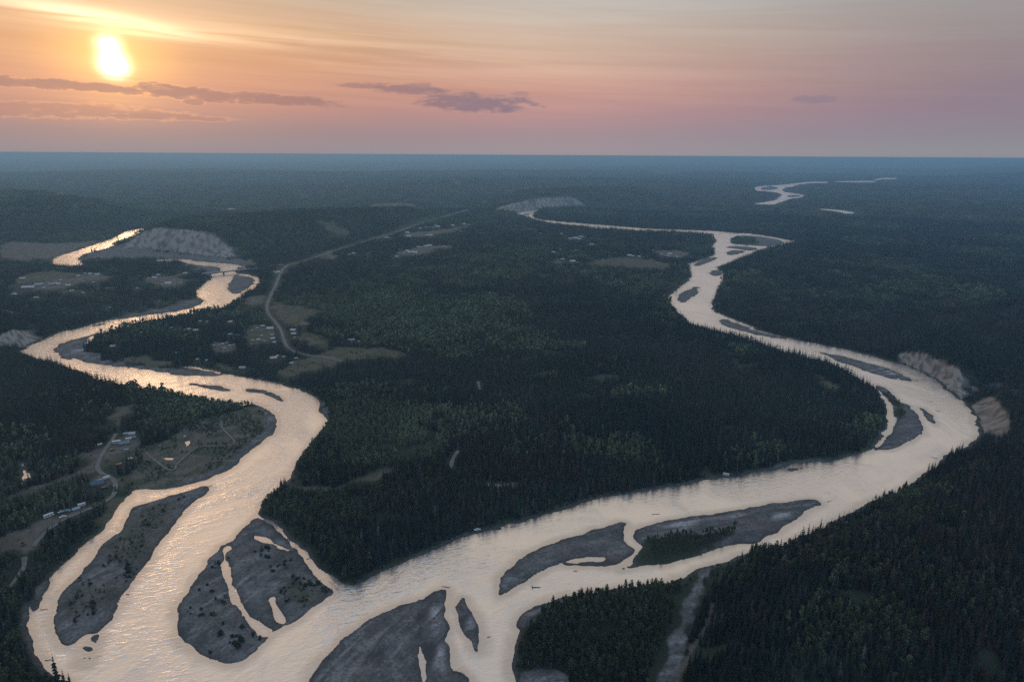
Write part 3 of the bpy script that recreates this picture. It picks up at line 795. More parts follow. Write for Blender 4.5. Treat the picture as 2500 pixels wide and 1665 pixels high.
def ground_material():
    m, b, p = mat('ground')
    geo = b.n('ShaderNodeNewGeometry')
    pos = geo.outputs['Position']
    a = b.n('ShaderNodeAttribute', attribute_name='cover')
    a2 = b.n('ShaderNodeAttribute', attribute_name='cover2')
    s = b.n('ShaderNodeSeparateColor')
    b.put(s.inputs[0], a.outputs['Color'])
    s2 = b.n('ShaderNodeSeparateColor')
    b.put(s2.inputs[0], a2.outputs['Color'])
    gravel, grass, dirt = s.outputs
    cliff, wet, scrub = s2.outputs
    n1 = b.noise(pos, 0.012, 5, 0.6)
    n2 = b.noise(pos, 0.06, 5, 0.65, 0.5)
    n3 = b.noise(pos, 0.45, 4, 0.6)
    n4 = b.noise(pos, 0.0016, 5, 0.6)
    floor = b.mix(b.sstep(n1, 0.35, 0.65), (0.014, 0.019, 0.012, 1), (0.030, 0.036, 0.020, 1))
    floor = b.mix(b.sstep(n4, 0.42, 0.62), floor, (0.034, 0.044, 0.024, 1))
    sp0 = b.n('ShaderNodeSeparateXYZ')
    b.put(sp0.inputs[0], pos)
    px_, py_ = sp0.outputs[0], sp0.outputs[1]
    fl = b.noise(b.xyz(b.add(b.mul(px_, 0.10), b.mul(py_, -0.045)), b.add(b.mul(px_, 0.008), b.mul(py_, 0.014)), 0.0), 1.0, 6, 0.65, 0.8)
    fr = b.noise(b.xyz(b.add(b.mul(px_, 0.014), b.mul(py_, 0.004)), b.sub(b.mul(py_, 0.10), b.mul(px_, 0.03)), 3.0), 1.0, 6, 0.65, 0.8)
    flow = b.mix(b.sstep(px_, -40.0, 20.0), fl, fr)
    gcol = b.mix(b.sstep(n2, 0.35, 0.68), (0.080, 0.077, 0.071, 1), (0.158, 0.151, 0.138, 1))
    gcol = b.mix(b.mul(b.sstep(flow, 0.50, 0.70), 0.8), gcol, (0.26, 0.25, 0.235, 1))
    gcol = b.mix(b.mul(b.sstep(flow, 0.46, 0.30), 0.8), gcol, (0.042, 0.041, 0.039, 1))
    gcol = b.mix(b.mul(b.sstep(n1, 0.5, 0.66), b.sstep(n2, 0.42, 0.6)), gcol, (0.12, 0.095, 0.083, 1))
    gcol = b.mix(b.mul(b.sstep(b.noise(pos, 0.035, 6, 0.7, 1.5), 0.56, 0.70), 0.75), gcol, (0.24, 0.235, 0.23, 1))
    gcol = b.mix(b.mul(b.sstep(n3, 0.42, 0.68), 0.7), gcol, (0.044, 0.044, 0.043, 1))
    gcol = b.mix(b.mul(a.outputs['Alpha'], b.sstep(b.add(b.mul(flow, 0.6), b.mul(n3, 0.4)), 0.44, 0.58)), gcol, (0.36, 0.34, 0.33, 1))
    gcol = b.mix(b.mul(wet, 0.85), gcol, (0.022, 0.023, 0.027, 1))
    scol = b.mix(b.sstep(n2, 0.38, 0.62), (0.052, 0.060, 0.034, 1), (0.125, 0.105, 0.080, 1))
    scol = b.mix(b.sstep(n3, 0.5, 0.7), scol, (0.025, 0.032, 0.018, 1))
    rcol = b.mix(b.sstep(n2, 0.38, 0.60), (0.058, 0.062, 0.033, 1), (0.112, 0.090, 0.058, 1))
    rcol = b.mix(b.mul(b.sstep(b.noise(pos, 0.03, 6, 0.7, 1.0), 0.52, 0.66), 0.7), rcol, (0.040, 0.048, 0.024, 1))
    rcol = b.mix(b.mul(b.sstep(n3, 0.4, 0.7), 0.5), rcol, (0.04, 0.05, 0.024, 1))
    dcol = b.mix(b.sstep(n2, 0.35, 0.65), (0.085, 0.068, 0.05, 1), (0.135, 0.115, 0.09, 1))
    dcol = b.mix(b.mul(b.sstep(n3, 0.4, 0.7), 0.4), dcol, (0.06, 0.06, 0.038, 1))
    ccol = b.mix(b.sstep(b.add(a2.outputs['Alpha'], b.mul(b.sub(n3, 0.5), 0.3)), 0.30, 0.66), (0.115, 0.096, 0.081, 1), (0.27, 0.23, 0.19, 1))
    c = b.mix(scrub, floor, scol)
    c = b.mix(gravel, c, gcol)
    c = b.mix(grass, c, rcol)
    c = b.mix(dirt, c, dcol)
    c = b.mix(cliff, c, ccol)
    b.put(p.inputs['Base Color'], c)
    b.put(p.inputs['Roughness'], b.sub(0.95, b.mul(wet, 0.4)))
    bp = b.n('ShaderNodeBump')
    bp.inputs['Strength'].default_value = 0.6
    bp.inputs['Distance'].default_value = 0.6
    b.put(bp.inputs['Height'], b.add(n3, b.mul(n2, 2.0)))
    b.put(p.inputs['Normal'], bp.outputs[0])
    return m


GROUND = ground_material()


def water_material():
    m, b, p = mat('river water')
    geo = b.n('ShaderNodeNewGeometry')
    sp = b.n('ShaderNodeSeparateXYZ')
    b.put(sp.inputs[0], geo.outputs['Position'])
    x, y = sp.outputs[0], sp.outputs[1]
    # ripples, crests lying across the current; slick and choppy stretches
    rv = b.xyz(b.add(b.mul(x, 0.12), b.mul(y, 0.03)), b.sub(b.mul(y, 0.30), b.mul(x, 0.10)), 0.0)
    w1 = b.noise(rv, 1.0, 3, 0.5, 0.9)
    w2 = b.noise(b.xyz(b.mul(x, 0.34), b.mul(y, 0.8), 3.0), 1.0, 3, 0.55, 0.3)
    big = b.noise(b.xyz(b.mul(x, 0.007), b.mul(y, 0.005), 0.0), 1.0, 5, 0.6, 1.6)
    seam = b.noise(b.xyz(b.mul(x, 0.022), b.mul(y, 0.012), 5.0), 1.0, 5, 0.65, 2.2)
    dp = b.n('ShaderNodeAttribute', attribute_name='deep').outputs['Fac']
    edge = b.sstep(b.add(dp, b.mul(b.sub(seam, 0.5), 0.7)), 0.05, 0.60)      # 0 over the shallows
    calm = b.mul(b.sstep(big, 0.38, 0.60, 0.22, 1.0), b.add(0.45, b.mul(edge, 0.55)))
    # the left river runs rough, the right one smoother
    calm = b.mul(calm, b.sstep(x, -120.0, 80.0, 1.0, 0.55))
    h = b.mul(b.add(w1, b.mul(w2, 0.30)), calm)
    bp = b.n('ShaderNodeBump')
    bp.inputs['Strength'].default_value = 1.0
    bp.inputs['Distance'].default_value = 0.75
    b.put(bp.inputs['Height'], h)
    b.put(p.inputs['Normal'], bp.outputs[0])
    silt = b.mix(b.sstep(big, 0.35, 0.65), (0.90, 0.85, 0.78, 1), (0.82, 0.78, 0.73, 1))
    silt = b.mix(b.mul(b.sstep(seam, 0.52, 0.72), 0.35), silt, (0.66, 0.63, 0.60, 1))
    silt = b.mix(b.mul(b.sub(1.0, edge), 0.5), silt, (0.42, 0.39, 0.36, 1))
    b.put(p.inputs['Base Color'], silt)
    p.inputs['Metallic'].default_value = 0.88
    b.put(p.inputs['Roughness'], b.sstep(seam, 0.35, 0.7, 0.22, 0.30))
    return m


WATER = water_material()


def tinted(name, rough=0.85):
    """foliage: the tree's own tint, broken up over its crown"""
    m, b, p = mat(name)
    a = b.n('ShaderNodeAttribute', attribute_name='tint', attribute_type='INSTANCER')
    tc = b.n('ShaderNodeTexCoord')
    nz = b.noise(tc.outputs['Object'], 1.3, 3, 0.6)
    k = b.sstep(nz, 0.3, 0.7, 0.65, 1.4)
    vm = b.n('ShaderNodeVectorMath', operation='SCALE')
    b.put(vm.inputs[0], a.outputs['Color'])
    b.put(vm.inputs[3], k)
    b.put(p.inputs['Base Color'], vm.outputs[0])
    p.inputs['Roughness'].default_value = rough
    p.inputs['Specular IOR Level'].default_value = 0.12
    return m


NEEDLES = tinted('needles')
LEAVES = tinted('leaves')
BARK = plain('spruce bark', (0.05, 0.042, 0.036), 0.95)
PALE_BARK = plain('pale bark', (0.24, 0.23, 0.21), 0.9)
DRIFT = plain('weathered driftwood', (0.20, 0.19, 0.175), 0.9, 0.3)
DARK_DRIFT = plain('wet driftwood', (0.055, 0.045, 0.04), 0.8, 0.3)
ROADM = plain('gravel road', (0.15, 0.135, 0.12), 0.95, 0.18, 0.2)


# ------------------------------------------------------------------ mesh helpers
def mesh_np(name, V, F, mats=(), mi=None):
    """V (n,3), F list of index tuples or an (m,k) array"""
    me = bpy.data.meshes.new(name)
    V = np.asarray(V, np.float32)
    if isinstance(F, np.ndarray):
        k = F.shape[1]
        me.vertices.add(len(V))
        me.vertices.foreach_set('co', V.ravel())
        me.loops.add(F.size)
        me.loops.foreach_set('vertex_index', F.astype(np.int32).ravel())
        me.polygons.add(len(F))
        me.polygons.foreach_set('loop_start', np.arange(0, F.size, k, dtype=np.int32))
        me.polygons.foreach_set('loop_total', np.full(len(F), k, np.int32))
        me.update(calc_edges=True)
    else:
        me.from_pydata([tuple(v) for v in V.tolist()], [], [tuple(f) for f in F])
    for m in mats:
        me.materials.append(m)
    if mi is not None:
        me.polygons.foreach_set('material_index', np.asarray(mi, np.int32))
    return me


class MB:
    def __init__(self):
        self.v, self.f = [], []

    def add(self, vs, fs):
        o = len(self.v)
        self.v += [tuple(v) for v in vs]
        self.f += [tuple(i + o for i in f) for f in fs]

    def box(self, x0, x1, y0, y1, z0, z1):
        self.add([(x0, y0, z0), (x1, y0, z0), (x1, y1, z0), (x0, y1, z0), (x0, y0, z1), (x1, y0, z1), (x1, y1, z1), (x0, y1, z1)],
                 [(3, 2, 1, 0), (4, 5, 6, 7), (0, 1, 5, 4), (1, 2, 6, 5), (2, 3, 7, 6), (3, 0, 4, 7)])

    def prism(self, prof, y0, y1):
        """profile in x,z pushed along y"""
        n = len(prof)
        self.add([(x, y0, z) for x, z in prof] + [(x, y1, z) for x, z in prof],
                 [tuple(range(n)), tuple(range(2 * n - 1, n - 1, -1))] + [(i, i + n, (i + 1) % n + n, (i + 1) % n) for i in range(n)])

    def tube(self, p, q, r0, r1, n=6):
        p, q = Vector(p), Vector(q)
        d = (q - p).normalized()
        a = d.orthogonal().normalized()
        c = d.cross(a)
        vs = []
        for o, r in ((p, r0), (q, r1)):
            for i in range(n):
                t = 2 * math.pi * i / n
                vs.append(tuple(o + a * (r * math.cos(t)) + c * (r * math.sin(t))))
        self.add(vs, [(i, (i + 1) % n, (i + 1) % n + n, i + n) for i in range(n)] + [tuple(range(n - 1, -1, -1)), tuple(range(n, 2 * n))])

    def disc_y(self, x, y, z, r, w, n=10):
        self.tube((x, y - w / 2, z), (x, y + w / 2, z), r, r, n)

    def mesh(self, name, m):
        return mesh_np(name, np.array(self.v), self.f, (m,))

    def build(self, name, m, parent=None):
        o = bpy.data.objects.new(name, self.mesh(name, m))
        C.objects.link(o)
        if parent is not None:
            o.parent = parent
        return o


def tag(o, label=None, cat=None, group=None, kind=None):
    if label:
        o['label'] = label
    if cat:
        o['category'] = cat
    if group:
        o['group'] = group
    if kind:
        o['kind'] = kind
    return o


def empty(name, x, y, z, rz=0.0, s=1.0):
    o = bpy.data.objects.new(name, None)
    C.objects.link(o)
    o.location = (x, y, z)
    o.rotation_euler = (0, 0, rz)
    o.scale = (s, s, s)
    o.empty_display_size = 0.1
    return o


# ------------------------------------------------------------------ ground and gravel bars
NT = len(TH)
IDX = np.arange(NR * NT, dtype=np.int32).reshape(NR, NT)
jn = (np.arange(NT) + 1) % NT
QUADS = np.stack([IDX[:-1, :], IDX[:-1, jn], IDX[1:, jn], IDX[1:, :]], -1)   # (NR-1,NT,4)
VALL = np.stack([GX, GY, Z], -1).reshape(-1, 3)
wet = np.exp(-np.maximum(sd, 0) / np.maximum(2.2, 0.002 * GR)).astype(np.float32)
COV = np.stack([m_gravel, m_grass, m_dirt, m_sand], -1).reshape(-1, 4).astype(np.float32)
wet = np.maximum(wet, m_mud)
COV2 = np.stack([np.clip(m_cliff * 1.3, 0, 1), wet, m_scrub, m_streak], -1).reshape(-1, 4).astype(np.float32)


def sheet(name, quads):
    u, inv = np.unique(quads.ravel(), return_inverse=True)
    me = mesh_np(name, VALL[u], inv.reshape(-1, 4)[:, ::-1].copy(), (GROUND,))
    for an, A in (('cover', COV), ('cover2', COV2)):
        at_ = me.attributes.new(an, 'FLOAT_COLOR', 'POINT')
        at_.data.foreach_set('color', A[u].ravel())
    me.polygons.foreach_set('use_smooth', np.ones(len(me.polygons), bool))
    o = bpy.data.objects.new(name, me)
    C.objects.link(o)
    o['kind'] = 'structure'
    return o


owner = np.full(QUADS.shape[:2], -1, np.int16)
for k, d in enumerate(bar_sd):
    dm = np.minimum(np.minimum(d[:-1, :], d[1:, :]), np.minimum(d[:-1, jn], d[1:, jn]))
    owner[(dm < 0.35 * Lbank[:-1, :]) & (owner < 0)] = k
sheet('ground', QUADS[owner < 0])
for k in range(len(bar_sd)):
    q = QUADS[owner == k]
    if len(q):
        sheet('gravel_bar', q)

# one level water sheet under every channel, with the depth kept for the shallows
smin = np.minimum(np.minimum(sd[:-1, :], sd[1:, :]), np.minimum(sd[:-1, jn], sd[1:, jn]))
wq = QUADS[(smin < 0.8 * Lbank[:-1, :])]
u, inv = np.unique(wq.ravel(), return_inverse=True)
WV = VALL[u].copy()
WV[:, 2] = 0
me = mesh_np('river_water', WV, inv.reshape(-1, 4)[:, ::-1].copy(), (WATER,))
a_ = me.attributes.new('deep', 'FLOAT', 'POINT')
a_.data.foreach_set('value', np.clip(-sd / 16.0, 0, 1).ravel()[u].astype(np.float32))
wo = bpy.data.objects.new('river_water', me)
C.objects.link(wo)
wo['kind'] = 'structure'


# ------------------------------------------------------------------ roads, laid on the ground
def resample(L, step):
    d = np.r_[0, np.cumsum(np.hypot(*np.diff(L, axis=0).T))]
    n = max(int(d[-1] / step), 2)
    s = np.linspace(0, d[-1], n)
    return np.stack([np.interp(s, d, L[:, 0]), np.interp(s, d, L[:, 1])], 1)


for k, (L, w) in road_lines.items():
    P = resample(L, max(4, np.hypot(*L.mean(0)) * 0.006))
    T = np.gradient(P, axis=0)
    T /= np.hypot(T[:, 0], T[:, 1])[:, None] + 1e-9
    N = np.stack([-T[:, 1], T[:, 0]], 1)
    V = []
    for i, (p, nrm) in enumerate(zip(P, N)):
        ww = w / 2 * (0.85 + 0.3 * random.random()) * (min(1, np.hypot(*p) / 2600) if k == 'highway' else 1)
        for s_ in (-1, 0, 1):
            q = p + nrm * ww * s_
            V.append((q[0], q[1], zat(*p) + (0.62 if s_ == 0 else 0.5)))
    F = []
    for i in range(len(P) - 1):
        for c_ in (0, 1):
            F.append((3 * i + c_, 3 * i + 3 + c_, 3 * i + 4 + c_, 3 * i + 1 + c_))
    o = bpy.data.objects.new('road' if w > 5 else 'track', mesh_np('road', np.array(V), F, (ROADM,)))
    C.objects.link(o)
    o['kind'] = 'structure'


# ------------------------------------------------------------------ trees
def spruce_parts(h, r, layers, nb, seed):
    """crown of drooping branch fans round a tapered trunk"""
    R = random.Random(seed)
    V, F = [], []
    for i in range(layers):
        t = 0.08 + 0.92 * (i / (layers - 1)) ** 0.92
        rad = r * (1 - t) ** 0.75 * (0.7 + 0.5 * R.random()) + 0.12
        z = h * t
        n = max(3, int(nb * (1 - 0.5 * t)))
        off = R.random() * 6.28
        for k in range(n):
            a = off + 6.283 * k / n + R.uniform(-0.3, 0.3)
            L = rad * R.uniform(0.65, 1.2)
            dz = -L * R.uniform(0.25, 0.7)
            wd = 6.283 / n * 0.62
            o = len(V)
            V += [(0, 0, z + h * 0.035), (L * 0.62 * math.cos(a - wd), L * 0.62 * math.sin(a - wd), z + dz * 0.75),
                  (L * math.cos(a), L * math.sin(a), z + dz), (L * 0.62 * math.cos(a + wd), L * 0.62 * math.sin(a + wd), z + dz * 0.75)]
            F += [(o, o + 1, o + 2), (o, o + 2, o + 3)]
    o = len(V)
    V += [(0.12, 0, h * 0.95), (-0.06, 0.1, h * 0.95), (-0.06, -0.1, h * 0.95), (0, 0, h * 1.06)]
    F += [(o, o + 1, o + 3), (o + 1, o + 2, o + 3), (o + 2, o, o + 3)]
    tv, tf = [], []
    n = 5
    for z, rr in ((0, 0.19), (h * 0.5, 0.12), (h * 0.97, 0.03)):
        tv += [(rr * math.cos(6.283 * i / n), rr * math.sin(6.283 * i / n), z) for i in range(n)]
    for L in (0, n):
        tf += [(L + i, L + (i + 1) % n, L + n + (i + 1) % n, L + n + i) for i in range(n)]
    return (V, F), (tv, tf)


def broad_parts(h, r, quads, size, seed, lobes=6, low=0.3):
    """leaf sprays in uneven lobes over a forked pale trunk"""
    R = random.Random(seed)
    V, F = [], []
    cs = []
    for i in range(lobes):
        t = R.uniform(low + 0.1, 0.86)
        a = R.random() * 6.28
        d = r * R.uniform(0.15, 0.6) * (1.15 - t * 0.6)
        cs.append((d * math.cos(a), d * math.sin(a), h * t, r * R.uniform(0.38, 0.62), h * R.uniform(0.10, 0.19)))
    cs.append((0, 0, h * 0.86, r * 0.4, h * 0.16))
    for q in range(quads):
        cx, cy, cz, cr, ch = cs[q % len(cs)]
        u = Vector((R.gauss(0, 1), R.gauss(0, 1), R.gauss(0.25, 1))).normalized()
        k = R.uniform(0.55, 1.08)
        p = Vector((cx + u.x * cr * k, cy + u.y * cr * k, cz + u.z * ch * k))
        nrm = (u + Vector((R.gauss(0, .6), R.gauss(0, .6), R.gauss(0.3, .6)))).normalized()
        a = nrm.orthogonal().normalized()
        a.rotate(Matrix.Rotation(R.random() * 6.28, 3, nrm))
        c = nrm.cross(a)
        s = size * R.uniform(0.6, 1.3)
        o = len(V)
        for (sx, sy) in ((-1, -0.6), (0.2, -1), (1, 0.1), (0.1, 0.9)):
            V.append(tuple(p + a * (s * sx * R.uniform(.7, 1.1)) + c * (s * sy * R.uniform(.7, 1.1))))
        F += [(o, o + 1, o + 2), (o, o + 2, o + 3)]
    mb = MB()
    mb.tube((0, 0, 0), (0.1, 0, h * 0.5), 0.16, 0.11, 5)
    mb.tube((0.1, 0, h * 0.5), (-0.1, 0.1, h * 0.88), 0.11, 0.03, 5)
    for i in range(3):
        x, y, z, _, _ = cs[i]
        mb.tube((0.05, 0, h * (0.3 + 0.1 * i)), (x, y, z), 0.07, 0.02, 4)
    return (V, F), (mb.v, mb.f)


def join(parts):
    """[(V,F,mat index)] -> arrays"""
    V, F, M = [], [], []
    for v, f, m in parts:
        o = len(V)
        V += list(v)
        F += [tuple(i + o for i in q) for q in f]
        M += [m] * len(f)
    return V, F, M


def moved(v, x, y, s, a, z=0.0):
    c, d = math.cos(a) * s, math.sin(a) * s
    return [(x + p[0] * c - p[1] * d, y + p[0] * d + p[1] * c, z + p[2] * s) for p in v]


SPR = [spruce_parts(h, r, 11, 7, 100 + i) for i, (h, r) in enumerate(((12.5, 2.3), (11, 1.8), (9.5, 2.0), (13.5, 2.1), (8, 1.6), (10.5, 2.5)))]
BRD = [broad_parts(h, r, 170, 0.44, 200 + i) for i, (h, r) in enumerate(((11, 2.4), (9, 2.0), (8, 2.3), (10, 1.7)))]
SHR = [broad_parts(h, r, 90, 0.34, 300 + i, 6, 0.0) for i, (h, r) in enumerate(((2.2, 1.7), (1.6, 1.4), (2.8, 1.8)))]
SPR_L = [spruce_parts(h, r, 6, 5, 400 + i) for i, (h, r) in enumerate(((12, 2.3), (10.5, 2.0), (9, 2.0), (13, 2.3)))]
BRD_L = [broad_parts(h, r, 44, 0.95, 500 + i, 5) for i, (h, r) in enumerate(((10.5, 2.8), (9, 2.6), (8, 2.8)))]

src = bpy.data.collections.new('tree_sources')   # not in the scene: only read by the scattering nodes
N_SRC = 0


def source(parts, mats):
    global N_SRC
    V, F, M = join(parts)
    me = mesh_np('tree_source', np.array(V), F, mats, M)
    o = bpy.data.objects.new('tree_source_%03d' % N_SRC, me)
    src.objects.link(o)
    N_SRC += 1
    return N_SRC - 1


def clump(kinds, n, rad, mats, seed, s0=0.75, s1=1.2):
    R = random.Random(seed)
    parts = []
    for i in range(n):
        d = rad * math.sqrt((i + R.random()) / n)
        a = i * 2.39996 + R.uniform(-0.4, 0.4)
        s = R.uniform(s0, s1)
        c, t = R.choice(kinds)
        parts.append((moved(c[0], d * math.cos(a), d * math.sin(a), s, R.random() * 6.28), c[1], 0))
    return source(parts, mats)


SM, BM = (NEEDLES, BARK), (LEAVES, PALE_BARK)
I_SPR = [source([(c[0], c[1], 0), (t[0], t[1], 1)], SM) for c, t in SPR]
I_BRD = [source([(c[0], c[1], 0), (t[0], t[1], 1)], BM) for c, t in BRD]
I_SHR = [source([(c[0], c[1], 0)], (LEAVES,)) for c, t in SHR]
I_SPRL = [source([(c[0], c[1], 0)], SM) for c, t in SPR_L]
I_BRDL = [source([(c[0], c[1], 0)], BM) for c, t in BRD_L]
I_SC = [clump(SPR_L, 10, 9, SM, 600 + i) for i in range(4)]
I_BC = [clump(BRD_L, 7, 9, BM, 620 + i) for i in range(3)]
TINY_S = [spruce_parts(11, 2.2, 3, 5, 700 + i) for i in range(3)]
TINY_B = [broad_parts(10, 3.6, 12, 2.0, 720 + i, 3) for i in range(3)]
I_SF = [clump(TINY_S, 46, 34, SM, 740 + i) for i in range(3)]
I_BF = [clump(TINY_B, 34, 34, BM, 760 + i) for i in range(3)]


def jitter_grid(r0, r1, step, half=53.0):
    xm = r1 * math.sin(math.radians(half))
    xs = np.arange(-xm, xm, step)
    ys = np.arange(r0 * math.cos(math.radians(half)), r1, step)
    x, y = np.meshgrid(xs, ys)
    x = (x + rng.uniform(-.5, .5, x.shape) * step * 1.0).ravel()
    y = (y + rng.uniform(-.5, .5, y.shape) * step * 1.0).ravel()
    r = np.hypot(x, y)
    k = (r >= r0) & (r < r1) & (np.abs(np.arctan2(x, y)) < math.radians(half))
    return x[k], y[k]


PT = {'x': [], 'y': [], 'z': [], 'i': [], 's': [], 't': [], 'leaf': []}


def tints(n, leaf, x, y):
    base = np.where(leaf[:, None], np.array([[0.070, 0.086, 0.044]]), np.array([[0.015, 0.025, 0.021]]))
    v = rng.uniform(0.6, 1.5, (n, 1))
    t = base * v * 0.8
    warm = (rng.random(n) < np.clip(fbm(x / 140, y / 140, 90, 3) * 1.6 - 0.62, 0, 0.4))[:, None]
    t = np.where(warm & ~leaf[:, None], np.array([[0.034, 0.026, 0.020]]) * v, t)
    snag = (rng.random(n) < 0.025)[:, None]
    t = np.where(snag & ~leaf[:, None], np.array([[0.060, 0.056, 0.052]]) * v, t)
    pale = (rng.random(n) < 0.10)[:, None]
    t = np.where(pale & leaf[:, None], np.array([[0.085, 0.085, 0.055]]) * v, t)
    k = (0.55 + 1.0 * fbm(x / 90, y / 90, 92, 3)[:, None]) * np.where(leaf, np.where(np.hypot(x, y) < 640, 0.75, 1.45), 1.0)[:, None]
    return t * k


def scatter(r0, r1, step, spr, brd, inset, smin, smax, patch=1.0):
    x, y = jitter_grid(r0, r1, step)
    w = samp(wood, x, y)
    ok = w > rng.uniform(0.25, 0.8, len(x))
    if inset:
        ok &= samp(sd, x, y) > inset
    gap = fbm(x / 28, y / 28, 95, 3)
    ok &= gap > 0.27
    x, y = x[ok], y[ok]
    asp = samp(m_aspen, x, y) * 0.62 + (fbm(x / 260, y / 260, 97, 4) - 0.5) * 2.2 + (fbm(x / 45, y / 45, 98, 2) - 0.5) * 0.9 + 0.06
    leaf = asp > rng.uniform(0.15, 0.7, len(x))
    idx = np.where(leaf, np.array(brd)[rng.integers(0, len(brd), len(x))], np.array(spr)[rng.integers(0, len(spr), len(x))])
    s = np.where(samp(m_fbar, x, y) > 0.3, 0.62, 1.0) * rng.uniform(smin, smax, len(x)) * (0.62 + 0.70 * fbm(x / 110, y / 110, 99, 3)) * np.where(rng.random(len(x)) < 0.07, 1.3, 1.0)
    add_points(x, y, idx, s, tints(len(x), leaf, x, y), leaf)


def add_points(x, y, idx, s, t, leaf):
    PT['x'].append(x)
    PT['y'].append(y)
    PT['z'].append(samp(Z, x, y) - 0.1)
    PT['i'].append(idx)
    PT['s'].append(s)
    PT['t'].append(t)
    PT['leaf'].append(leaf)


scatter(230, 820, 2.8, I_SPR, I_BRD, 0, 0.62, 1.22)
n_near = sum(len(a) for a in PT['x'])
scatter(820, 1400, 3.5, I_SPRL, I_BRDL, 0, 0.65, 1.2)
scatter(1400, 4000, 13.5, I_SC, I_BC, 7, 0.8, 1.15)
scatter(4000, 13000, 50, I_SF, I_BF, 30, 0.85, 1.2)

# brush on the half-open bars
x, y = jitter_grid(230, 1500, 3.0)
dn = samp(m_scrub, x, y) * np.clip(fbm(x / 26, y / 26, 120, 3) * 3.4 - 1.35, 0, 0.9)
lowb = samp(m_sbar, x, y)
dn = np.maximum(dn, np.clip(lowb * 2.2 * (fbm(x / 11, y / 11, 121, 3) - 0.28), 0, 0.85))
dn = np.maximum(dn, samp(m_grass, x, y) * 0.035)
dn = np.maximum(dn, samp(m_dirt, x, y) * 0.02) * (samp(sd, x, y) > 10) * (samp(road_d, x, y) > 1.5)
edge = (samp(sd, x, y) > 3) & (samp(sd, x, y) < 16) & (samp(m_open, x, y) < 0.4)
dn = np.maximum(dn, edge * 0.5)
k = dn > rng.random(len(x))
x, y = x[k], y[k]
lf = np.ones(len(x), bool)
add_points(x, y, np.array(I_SHR)[rng.integers(0, 3, len(x))], rng.uniform(0.4, 1.25, len(x)) * np.where(samp(m_sbar, x, y) > 0.05, 0.6, 1.0), tints(len(x), lf, x, y) * 0.6, lf)

P_ = {k: np.concatenate(v) for k, v in PT.items()}


# --- the trees that show largest stand as objects of their own
def pix(x, y, z):
    d = np.stack([x, y, z - CAM_H], -1)
    a, u, w = d @ r_, d @ u_, d @ f_
    return 1250 + FPX * a / w, 832.5 - FPX * u / w, w


qx, qy, qd = pix(P_['x'][:n_near], P_['y'][:n_near], P_['z'][:n_near])
# no tree inside a building, and a small clearing on its near side
keep = np.ones(len(P_['x']), bool)
for key, place, members in HOUSES:
    for m in members:
        (px, py), = pts(key + ' %g,%g' % m[:2])
        g = at(px, py)
        w_ = np.hypot(*(at(px + m[2] * TS, py) - g))
        R_ = np.hypot(*g)
        ux, uy = -g[0] / R_, -g[1] / R_
        dx, dy = P_['x'] - g[0], P_['y'] - g[1]
        al, ac = dx * ux + dy * uy, np.abs(-dx * uy + dy * ux)
        big_ = np.where(np.isin(P_['i'], I_SC + I_BC), 9.0, 0.0)
        keep &= ~((al > -0.7 * w_ - 3 - big_) & (al < 0.7 * w_ + min(8 + R_ * 0.013, 55) + big_) & (ac < 0.75 * w_ + 2 + big_ * 0.8))
infr = keep[:n_near] & (qx > 8) & (qx < 2492) & (qy > 300) & (qy < 1668)
tree_mesh = {}
for i, (c, t) in enumerate(SPR):
    tree_mesh[I_SPR[i]] = (mesh_np('crown', np.array(c[0]), c[1], (NEEDLES,)), mesh_np('trunk', np.array(t[0]), t[1], (BARK,)))
for i, (c, t) in enumerate(BRD):
    tree_mesh[I_BRD[i]] = (mesh_np('crown', np.array(c[0]), c[1], (LEAVES,)), mesh_np('trunk', np.array(t[0]), t[1], (PALE_BARK,)))


def one_tree(name, ti, x, y, z, s, rz, tint, label, cat, group):
    o = empty(name, x, y, z, rz, s)
    tag(o, label, cat, group)
    for part, me in zip(('crown', 'trunk'), tree_mesh[ti]):
        c = bpy.data.objects.new(part, me)
        C.objects.link(c)
        c.parent = o
        if part == 'crown':
            c['tint'] = [float(tint[0]), float(tint[1]), float(tint[2]), 1.0]
    return o


for leafy in (False, True):
    sel = np.where(infr & (P_['leaf'][:n_near] == leafy))[0]
    sel = sel[np.argsort(qd[sel] / P_['s'][sel])][:290]
    for k in sel:
        keep[k] = False
        right, mid = qx[k] > 1660, 1230 < qx[k] <= 1660
        place = ('in the dense forest filling the bottom right corner' if right else 'on the wooded point between the river and the dry creek' if mid else
                 'in the dark strip of woods on the bottom left bank' if qx[k] < 600 else 'at the tip of the wooded peninsula between the rivers')
        if leafy:
            one_tree('birch_tree', int(P_['i'][k]), P_['x'][k], P_['y'][k], P_['z'][k], P_['s'][k], rng.uniform(0, 6.28), P_['t'][k],
                     'round-crowned leafy tree ' + place, 'leafy tree', 'leafy trees ' + place)
        else:
            one_tree('spruce_tree', int(P_['i'][k]), P_['x'][k], P_['y'][k], P_['z'][k], P_['s'][k], rng.uniform(0, 6.28), P_['t'][k],
                     'narrow dark spruce ' + place, 'spruce tree', 'spruces ' + place)
for (px, py, h, lab) in ((142, 1675, 23, 'tallest spruce, pointed top over the water at the bottom left edge'),
                         (160, 1683, 15, 'second spruce, right beside the tallest one at the bottom left edge'),
                         (173, 1680, 12.5, 'short bushy spruce, third from the tallest one at the bottom left edge')):
    g = at(px, py, 1)
    one_tree('spruce_tree', I_SPR[3], g[0], g[1], zat(*g) - 0.2, h / 14.0, 1.0, (0.018, 0.024, 0.017), lab, 'spruce tree', 'spruces at the bottom left edge')


